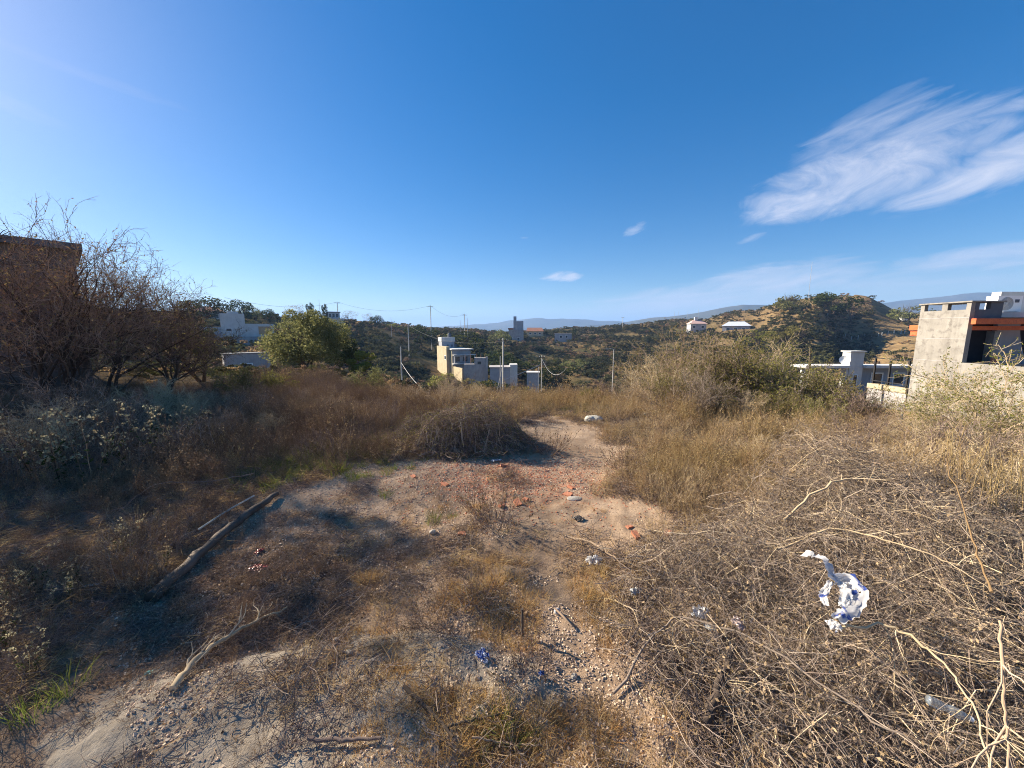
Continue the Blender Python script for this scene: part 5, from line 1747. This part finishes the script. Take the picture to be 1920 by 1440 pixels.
for k, (px, py) in enumerate(((1528, 617), (1546, 618), (1564, 617), (1584, 614), (1596, 612), (1608, 610), (1620, 604), (1633, 602), (1645, 606), (1652, 606), (1663, 607), (1674, 608), (1687, 612), (1730, 590), (1694, 628))):
    r = 205 + (px - 1528) * .1
    p = on_r(px, r)
    M = Mesh(); tubes(M, np.array([[(0, 0, -.3), (0, 0, 1.7)]]), np.array([[.14, .12]]), 6, cap=True)
    o = M.obj('fence_post', M_POLE); o.location = p
    tag(o, 'one of the pale fence posts strung across the brown pasture', 'post', 'pale fence posts across the pasture')


# ------------------------------------------------------------------ rubbish and stones in the foreground
def crumple(name, label, cat, pos, size, mat, n=26, amp=0.35, flat=0.35, stretch=(1, 1), rz=0.0, hang=0.0, seed=1):
    """a crumpled sheet with folds"""
    rg = np.random.default_rng(seed)
    u = np.linspace(-1, 1, n)
    X, Y = np.meshgrid(u, u)
    ox, oy = rg.uniform(0, 90, 2)
    rad = np.hypot(X, Y)
    shape = 1 - 0.28 * fbm(X * 1.5 + ox, Y * 1.5 + oy, 3)
    Z = np.abs(fbm(X * 2.2 + ox, Y * 2.2 + oy, 4, .6)) * amp * 1.6 + (1 - np.clip(rad, 0, 1) ** 2) * amp * flat
    XX = X * shape * stretch[0] + fbm(X * 3 + oy, Y * 3 + ox, 3) * .5
    YY = Y * shape * stretch[1] + fbm(X * 3 + ox + 9, Y * 3 + oy, 3) * .5
    V = np.stack([XX, YY, Z], -1).reshape(-1, 3) * size
    idx = np.arange(n * n).reshape(n, n)
    F = np.stack([idx[:-1, :-1], idx[:-1, 1:], idx[1:, 1:], idx[1:, :-1]], -1).reshape(-1, 4)
    cc = (X[:-1, :-1] ** 2 + Y[:-1, :-1] ** 2).ravel()
    F = F[cc < 1.0 + rg.normal(0, .12, len(cc))]
    M = Mesh(); M.add(V, F)
    o = M.obj(name, mat, smooth=True)
    o.location = pos
    o.rotation_euler = (hang, 0, rz)
    return tag(o, label, cat)


def ribbon(M, pts, w, seed):
    rg = np.random.default_rng(seed)
    pts = np.array(pts)
    K = 34
    t_ = np.linspace(0, len(pts) - 1, K)
    P = np.stack([np.interp(t_, range(len(pts)), pts[:, i]) for i in range(3)], 1)
    for _ in range(2):
        P[1:-1] = (P[:-2] + 2 * P[1:-1] + P[2:]) / 4
    d = norm(np.gradient(P, axis=0))
    side = norm(np.cross(d, np.array([-.5, -.45, .74])))
    nrm = np.cross(side, d)
    q = np.linspace(-1, 1, 9)
    ww = w * (0.75 + 0.45 * np.sin(np.linspace(0.1, 3.0, K))) * (1 + rg.normal(0, .12, K))
    fold = fbm(np.linspace(0, 5, K)[:, None] + seed, q[None] * 2.2 + seed * 3, 3) * .9
    V = P[:, None] + side[:, None] * (q[None, :, None] * ww[:, None, None]) + nrm[:, None] * (fold[..., None] * w)
    idx = np.arange(K * 9).reshape(K, 9)
    F = np.stack([idx[:-1, :-1], idx[:-1, 1:], idx[1:, 1:], idx[1:, :-1]], -1).reshape(-1, 4)
    M.add(V.reshape(-1, 3), F[rg.random(len(F)) > .03])


M = Mesh()
ribbon(M, [hi(1560, 1085, .46), hi(1590, 1086, .46), hi(1612, 1108, .45), hi(1598, 1140, .42), hi(1570, 1162, .40)], .027, 3)
ribbon(M, [hi(1558, 1090, .46), hi(1542, 1116, .42), hi(1550, 1136, .40)], .012, 4)
ribbon(M, [hi(1574, 1092, .45), hi(1588, 1112, .44), hi(1578, 1138, .41)], .016, 9)
tag(M.obj('plastic_bag', M_BAGB, smooth=True), 'torn white plastic bag with blue print looped in the brush pile', 'bag')
crumple('plastic_bag', 'small white and blue scrap of bag below the large blue printed one', 'bag', hi(1562, 1172, .38), .028, M_BAGB, 20, .4, .4, (1, .8), -1.0, .5, 5)
# the long torn strip above it
def strip():
    pts = np.array([hi(1505, 1037, .42), hi(1525, 1040, .45), hi(1548, 1050, .46), hi(1556, 1068, .46), hi(1562, 1088, .47)])
    K = 30
    s = np.linspace(0, 4, K)
    P = np.stack([np.interp(s, range(5), pts[:, i]) for i in range(3)], 1)
    P[:, 2] += RNG.normal(0, .004, K)
    d = norm(np.gradient(P, axis=0))
    side = norm(np.cross(d, np.array([0, -.7, .7])))
    w = .017 * (1 + RNG.normal(0, .25, K))[:, None]
    V = np.stack([P - side * w, P + RNG.normal(0, .006, P.shape), P + side * w], 1)
    idx = np.arange(K * 3).reshape(K, 3)
    F = np.concatenate([np.stack([idx[:-1, j], idx[:-1, j + 1], idx[1:, j + 1], idx[1:, j]], -1) for j in (0, 1)])
    M = Mesh(); M.add(V.reshape(-1, 3), F)
    tag(M.obj('plastic_strip', M_BAGW, smooth=True), 'torn white plastic strip snagged on twigs above the blue printed bag', 'plastic')


strip()
crumple('plastic_bag', 'crumpled white bag on the soil under the pale stick', 'bag', gp(1115, 1058, .005), .062, M_BAGW, 26, .55, .9, (1, .7), .2, 0, 7)
crumple('paper_scrap', 'white crumpled scrap in the left of the brush pile', 'litter', hi(1312, 1150, .10), .045, M_BAGW, 20, .5, .6, (1.2, .7), .3, .2, 9)
crumple('paper_scrap', 'pinkish grey scrap right of the white one in the brush', 'litter', hi(1385, 1170, .13), .036, plastic_mat('pink_paper', (.62, .5, .48), (.5, .42, .4), .5, 9), 20, .5, .6, (1.2, .8), .9, .3, 11)
crumple('plastic_film', 'clear film scrap just below the white scrap in the brush', 'litter', hi(1330, 1178, .10), .03, M_GREYPL, 18, .6, .6, (1, .8), 1.9, .3, 13)
crumple('plastic_film', 'greyish film scrap near the left border of the brush', 'litter', hi(1190, 1110, .06), .035, M_GREYPL, 18, .5, .5, (1, .7), .6, .1, 15)
crumple('plastic_film', 'pale film scrap between the white bag and the brush top', 'litter', hi(1410, 1055, .14), .028, M_GREYPL, 18, .5, .5, (1, .8), .6, .2, 17)
crumple('blue_wrapper', 'blue and white torn wrapper among the golden tufts', 'wrapper', gp(903, 1238, .015), .032, M_BLUE, 24, .5, .5, (.8, 1.1), .5, .1, 19)
crumple('blue_wrapper', 'tiny blue scrap right of the torn blue wrapper', 'wrapper', gp(1015, 1268, .01), .014, M_BLUE, 12, .5, .5, (1, .8), .5, .1, 21)
crumple('teal_scrap', 'small teal plastic piece left of the dead grey branch', 'litter', gp(277, 1265, .005), .016, M_TEAL, 12, .3, .5, (1, .8), .2, 0, 23)
crumple('white_scrap', 'thin bluish white scrap in the dark weeds at left', 'litter', gp(168, 1108, .03), .035, M_GREYPL, 14, .2, .3, (1.3, .35), .4, 0, 25)
crumple('red_cloth', 'crumpled dark red cloth on the soil right of the log', 'cloth', gp(483, 1068, .005), .05, M_REDRAG, 26, .35, .5, (1.1, .8), .3, 0, 27)
crumple('red_cloth', 'smaller pinkish red cloth scrap above the dark red one', 'cloth', gp(487, 1036, .005), .035, M_REDRAG, 20, .35, .5, (1, .7), 1.3, 0, 29)
crumple('white_scrap', 'white scrap at the foot of the dark brush heap', 'litter', gp(930, 866, .01), .05, M_BAGW, 16, .4, .5, (1.2, .6), .3, 0, 31)
crumple('grey_rag', 'dark rag on the pale soil right of centre', 'rag', gp(1083, 975, .01), 0.05, plastic_mat('dark_rag', (.06, .052, .045), (.10, .085, .07), .5, 9, .05), 22, .22, .8, (1, .7), .3, 0, 33)

# plastic bottle
def bottle():
    b = hi(1780, 1330, .22)
    root = empty('plastic_bottle', b, .5, 'clear crushed plastic bottle deep in the brush at lower right', 'bottle')
    root.rotation_euler = (0, .2, -.45)
    root.scale = (.62,) * 3
    prof = [(-.10, .008), (-.097, .024)] + [(-.09 + .008 * i, .028 - .004 * (i % 2) - .007 * math.exp(-((i - 9) / 2.5) ** 2)) for i in range(18)] + [(.062, .022), (.078, .013), (.085, .011)]
    M = Mesh(); tubes(M, np.array([[(a, 0, 0) for a, _ in prof]]), np.array([[r for _, r in prof]]), 12, cap=True)
    m, t = material('clear_plastic')
    p = t.n('ShaderNodeBsdfPrincipled', Base_Color=(.75, .8, .82, 1), Roughness=.15)
    p.inputs['Transmission Weight'].default_value = .85
    t.n('ShaderNodeOutputMaterial', Surface=p.outputs[0])
    M.obj('body', m, root, smooth=True)
    M = Mesh(); tubes(M, np.array([[(.086, 0, 0), (.10, 0, 0)]]), np.array([[.014, .014]]), 12, cap=True); M.obj('cap', M_METW, root)


bottle()
M = Mesh(); tubes(M, np.array([[(0, 0, 0), (0, 0, .012), (0, 0, .022)]]), np.array([[.017, .017, .014]]), 14, cap=True)
o = M.obj('bottle_cap', M_LILAC, smooth=False); o.location = gp(1044, 1150, .01); o.rotation_euler = (.9, .3, 0)
tag(o, 'small dark blue cap lying right of the golden tufts', 'cap')


def rock_mesh(seed, sub=2, flat=.6, rough=.25):
    rg = np.random.default_rng(seed)
    import bmesh
    bm = bmesh.new()
    bmesh.ops.create_icosphere(bm, subdivisions=sub, radius=1)
    vs = np.array([v.co[:] for v in bm.verts])
    q = rg.uniform(0, 50, 3)
    d = 1 + rough * (fbm(vs[:, 0] * 1.3 + q[0], vs[:, 1] * 1.3 + q[1], 3) + fbm(vs[:, 2] * 1.3 + q[2], vs[:, 0] * 1.3, 3))
    vs = vs * d[:, None] * np.array([1, .75, flat])
    M = Mesh(); M.add(vs, np.array([[v.index for v in f.verts] for f in bm.faces]))
    bm.free()
    return M


STM = [rock_mesh(i).mesh('stone', M_STONE) for i in range(4)]
for k, (px, py, s, lb) in enumerate((
    (655, 1226, .022, 'round pale stone left of the centre foreground'), (630, 1203, .018, 'flat stone above the round pale one'),
    (700, 1240, .014, 'pinkish stone beside a golden tuft'), (1077, 1270, .018, 'pale round stone right of the golden tufts'),
    (455, 1098, .014, 'white stone below the dark red cloth'), (390, 1198, .014, 'pale stone touching the dead grey branch'),
    (375, 1190, .010, 'small pale stone left of the branch stone'), (812, 1000, .03, 'grey stone left of the spiky middle bush'),
    (958, 1362, .018, 'grey stone at the bottom middle edge'), (1063, 1370, .012, 'white pebble at the bottom right of centre'),
    (1052, 1325, .010, 'tiny white pebble above the white pebble'), (1235, 1080, .018, 'pale stone at the left tip of the brush'),
    (590, 1378, .010, 'small stone on the old cement'), (1145, 1193, .010, 'white chip left of the dark twigs'))):
    g = G(px, py)
    o = place('stone', STM[k % 4], None, (g.x, g.y, g.z + s * .3), (0, 0, k * 1.3), s)
    tag(o, lb, 'stone')
g = G(1112, 790)
o = place('white_boulder', rock_mesh(11, 3, .45, .3).mesh('white_boulder', surf_mat('lime_white', (.42, .40, .34), (.60, .57, .49), 9, .95, .8)), None, (g.x, g.y, g.z + .04), (0, 0, .1), (.16, .13, .16))
tag(o, 'flat topped whitewashed boulder at the end of the path', 'boulder')
g = G(1212, 782)
o = place('pale_boulder', rock_mesh(12, 2, .5, .2).mesh('pale_boulder', M_STONE), None, (g.x, g.y, g.z + .04), (0, 0, .4), (.12, .1, .1))
tag(o, 'paler stone half hidden in grass right of the whitewashed boulder', 'boulder')

# brick fragments: broken prisms with chipped corners
def brick_mesh(seed):
    rg = np.random.default_rng(seed)
    v = np.array([(x_, y_, z_) for x_ in (-1, 1) for y_ in (-1, 1) for z_ in (-1, 1)], float)
    v = v * np.array([1, .6, .32]) * rg.uniform(.7, 1.05, (8, 3))
    M = Mesh(); M.add(v, [(0, 1, 3, 2), (4, 6, 7, 5), (0, 4, 5, 1), (2, 3, 7, 6), (0, 2, 6, 4), (1, 5, 7, 3)])
    return M.mesh('brick', M_BRICK)


BRM = [brick_mesh(i) for i in range(5)]
for k, (px, py, s, lb) in enumerate((
    (866, 1003, .035, 'orange brick shard left of the spiky middle bush'), (1065, 930, .05, 'larger brick shard beside the white stone slab'),
    (970, 945, .05, 'red brick piece at the centre of the clearing'), (940, 950, .035, 'small brick chip left of the centre piece'),
    (1192, 1005, .04, 'brick shard with a dark shadow left of the brush'), (1252, 1002, .04, 'orange brick piece at the border of the brush'),
    (835, 910, .04, 'brick piece left of the brick strewn patch'), (775, 895, .035, 'small brick piece farthest left in the clearing'),
    (1070, 915, .04, 'flat brick shard behind the larger one'), (1180, 990, .03, 'small reddish chip above the shadowed shard'),
    (985, 938, .035, 'brick chip right of the centre piece'), (945, 875, .05, 'brick piece at the foot of the dark brush heap'))):
    g = G(px, py)
    o = place('brick_fragment', BRM[k % 5], None, (g.x, g.y, g.z + s * .2), (U(-.3, .3), U(-.3, .3), U(0, 6)), s)
    tag(o, lb, 'brick')
g = G(1078, 936)
o = place('stone_slab', rock_mesh(21, 2, .2, .2).mesh('stone_slab', M_STONE), None, (g.x, g.y, g.z + .01), (0.1, 0.1, .4), (.08, .06, .05))
tag(o, 'flat white slab fragment beside the larger brick shard', 'stone')

# tall dry stalks on the right
def stalk_mesh(n=9, h=1.0):
    M = Mesh()
    S = np.stack([U(-.3, .3, n), U(-.3, .3, n), np.full(n, -.03)], 1)
    D = np.stack([RNG.normal(0, .2, n), RNG.normal(0, .2, n), np.ones(n)], 1)
    P = grow(S, D, h * U(.5, 1.05, n), 7, .06)
    tubes(M, P, taper(.0045, .002, 7, n), 4)
    S, D, t, _ = child(P, 3, .4, 1, .6, .3)
    P2 = grow(S, D, h * .15, 4, .1)
    tubes(M, P2, taper(.002, .001, 4, len(S)), 3)
    return M.mesh('stalks', M_STRAW)


sk = [stalk_mesh(22, 1.0), stalk_mesh(20, .9)]
for k, (px, r, s) in enumerate(((1690, 4.6, .75), (1740, 4.9, .8), (1790, 4.5, .75), (1840, 4.8, .85), (1890, 4.6, .8), (1920, 5.0, .9), (1650, 5.0, .65), (1540, 4.8, .55), (1460, 4.9, .5), (1330, 5.2, .55), (1240, 5.2, .45), (1140, 5.6, .45))):
    p = on_r(px, r)
    put(sk[k % 2], 'dry_stalks', 'loose clump of tall straw coloured stalks standing behind the brush pile', 'stalks', p.x, p.y, s, group='clumps of tall dry stalks behind the brush')

# ------------------------------------------------------------------ air: haze over the whole place
M = Mesh(); M.box(-7200, 7200, -7200, 7200, -110, 225)
m, t = material('haze')
v = t.n('ShaderNodeVolumePrincipled', Color=(0.30, 0.53, 1.0, 1), Density=0.00024, Anisotropy=0.1)
t.n('ShaderNodeOutputMaterial', Volume=v.outputs[0])
hz_o = M.obj('haze', m)
tag(hz_o, 'thin bluish haze over the valley and far mountains', kind='stuff')


# ------------------------------------------------------------------ labels of look-alikes: told apart by their order in the photo
ORD = ['leftmost', 'second', 'third', 'fourth', 'fifth', 'sixth', 'seventh', 'eighth', 'ninth', 'tenth', 'eleventh', 'twelfth', 'thirteenth',
       'fourteenth', 'fifteenth', 'sixteenth', 'seventeenth', 'eighteenth']
NUM = {5: 'five', 7: 'seven', 8: 'eight', 9: 'nine', 12: 'twelve', 15: 'fifteen', 16: 'sixteen', 17: 'seventeen', 18: 'eighteen'}
byg = {}
for o in COL.objects:
    if o.parent is None and o.get('group') and o.get('category'):
        byg.setdefault(o['group'], []).append(o)
SHORT = {
    'thorn shrubs of the thicket right of the path': 'olive brown thorn shrub of the right thicket',
    'low twiggy shrubs in front of the thicket': 'low straw coloured twiggy shrub before the thicket',
    'brown twiggy shrubs left of the path': 'brown twiggy shrub left of the path',
    'pale seed head weeds at left': 'tall weed with pale fluffy seed heads',
    'short seed head weeds at lower left': 'short pale headed weed near lower left',
    'reddish weeds among the tufts': 'small reddish weed among the golden tufts',
    'faint thin poles along the skyline': 'faint thin pole on the skyline',
    'pale fence posts across the pasture': 'pale fence post on the brown pasture',
    'clumps of tall dry stalks behind the brush': 'clump of tall straw stalks behind the brush',
}
for gname, os_ in byg.items():
    os_.sort(key=lambda o: math.atan2(o.location.x, o.location.y))
    for i, o in enumerate(os_):
        w = ORD[i] if i == 0 else ORD[i] + ' from the left'
        o['label'] = f"{SHORT[gname]}, {w} of {NUM.get(len(os_), str(len(os_)))}"
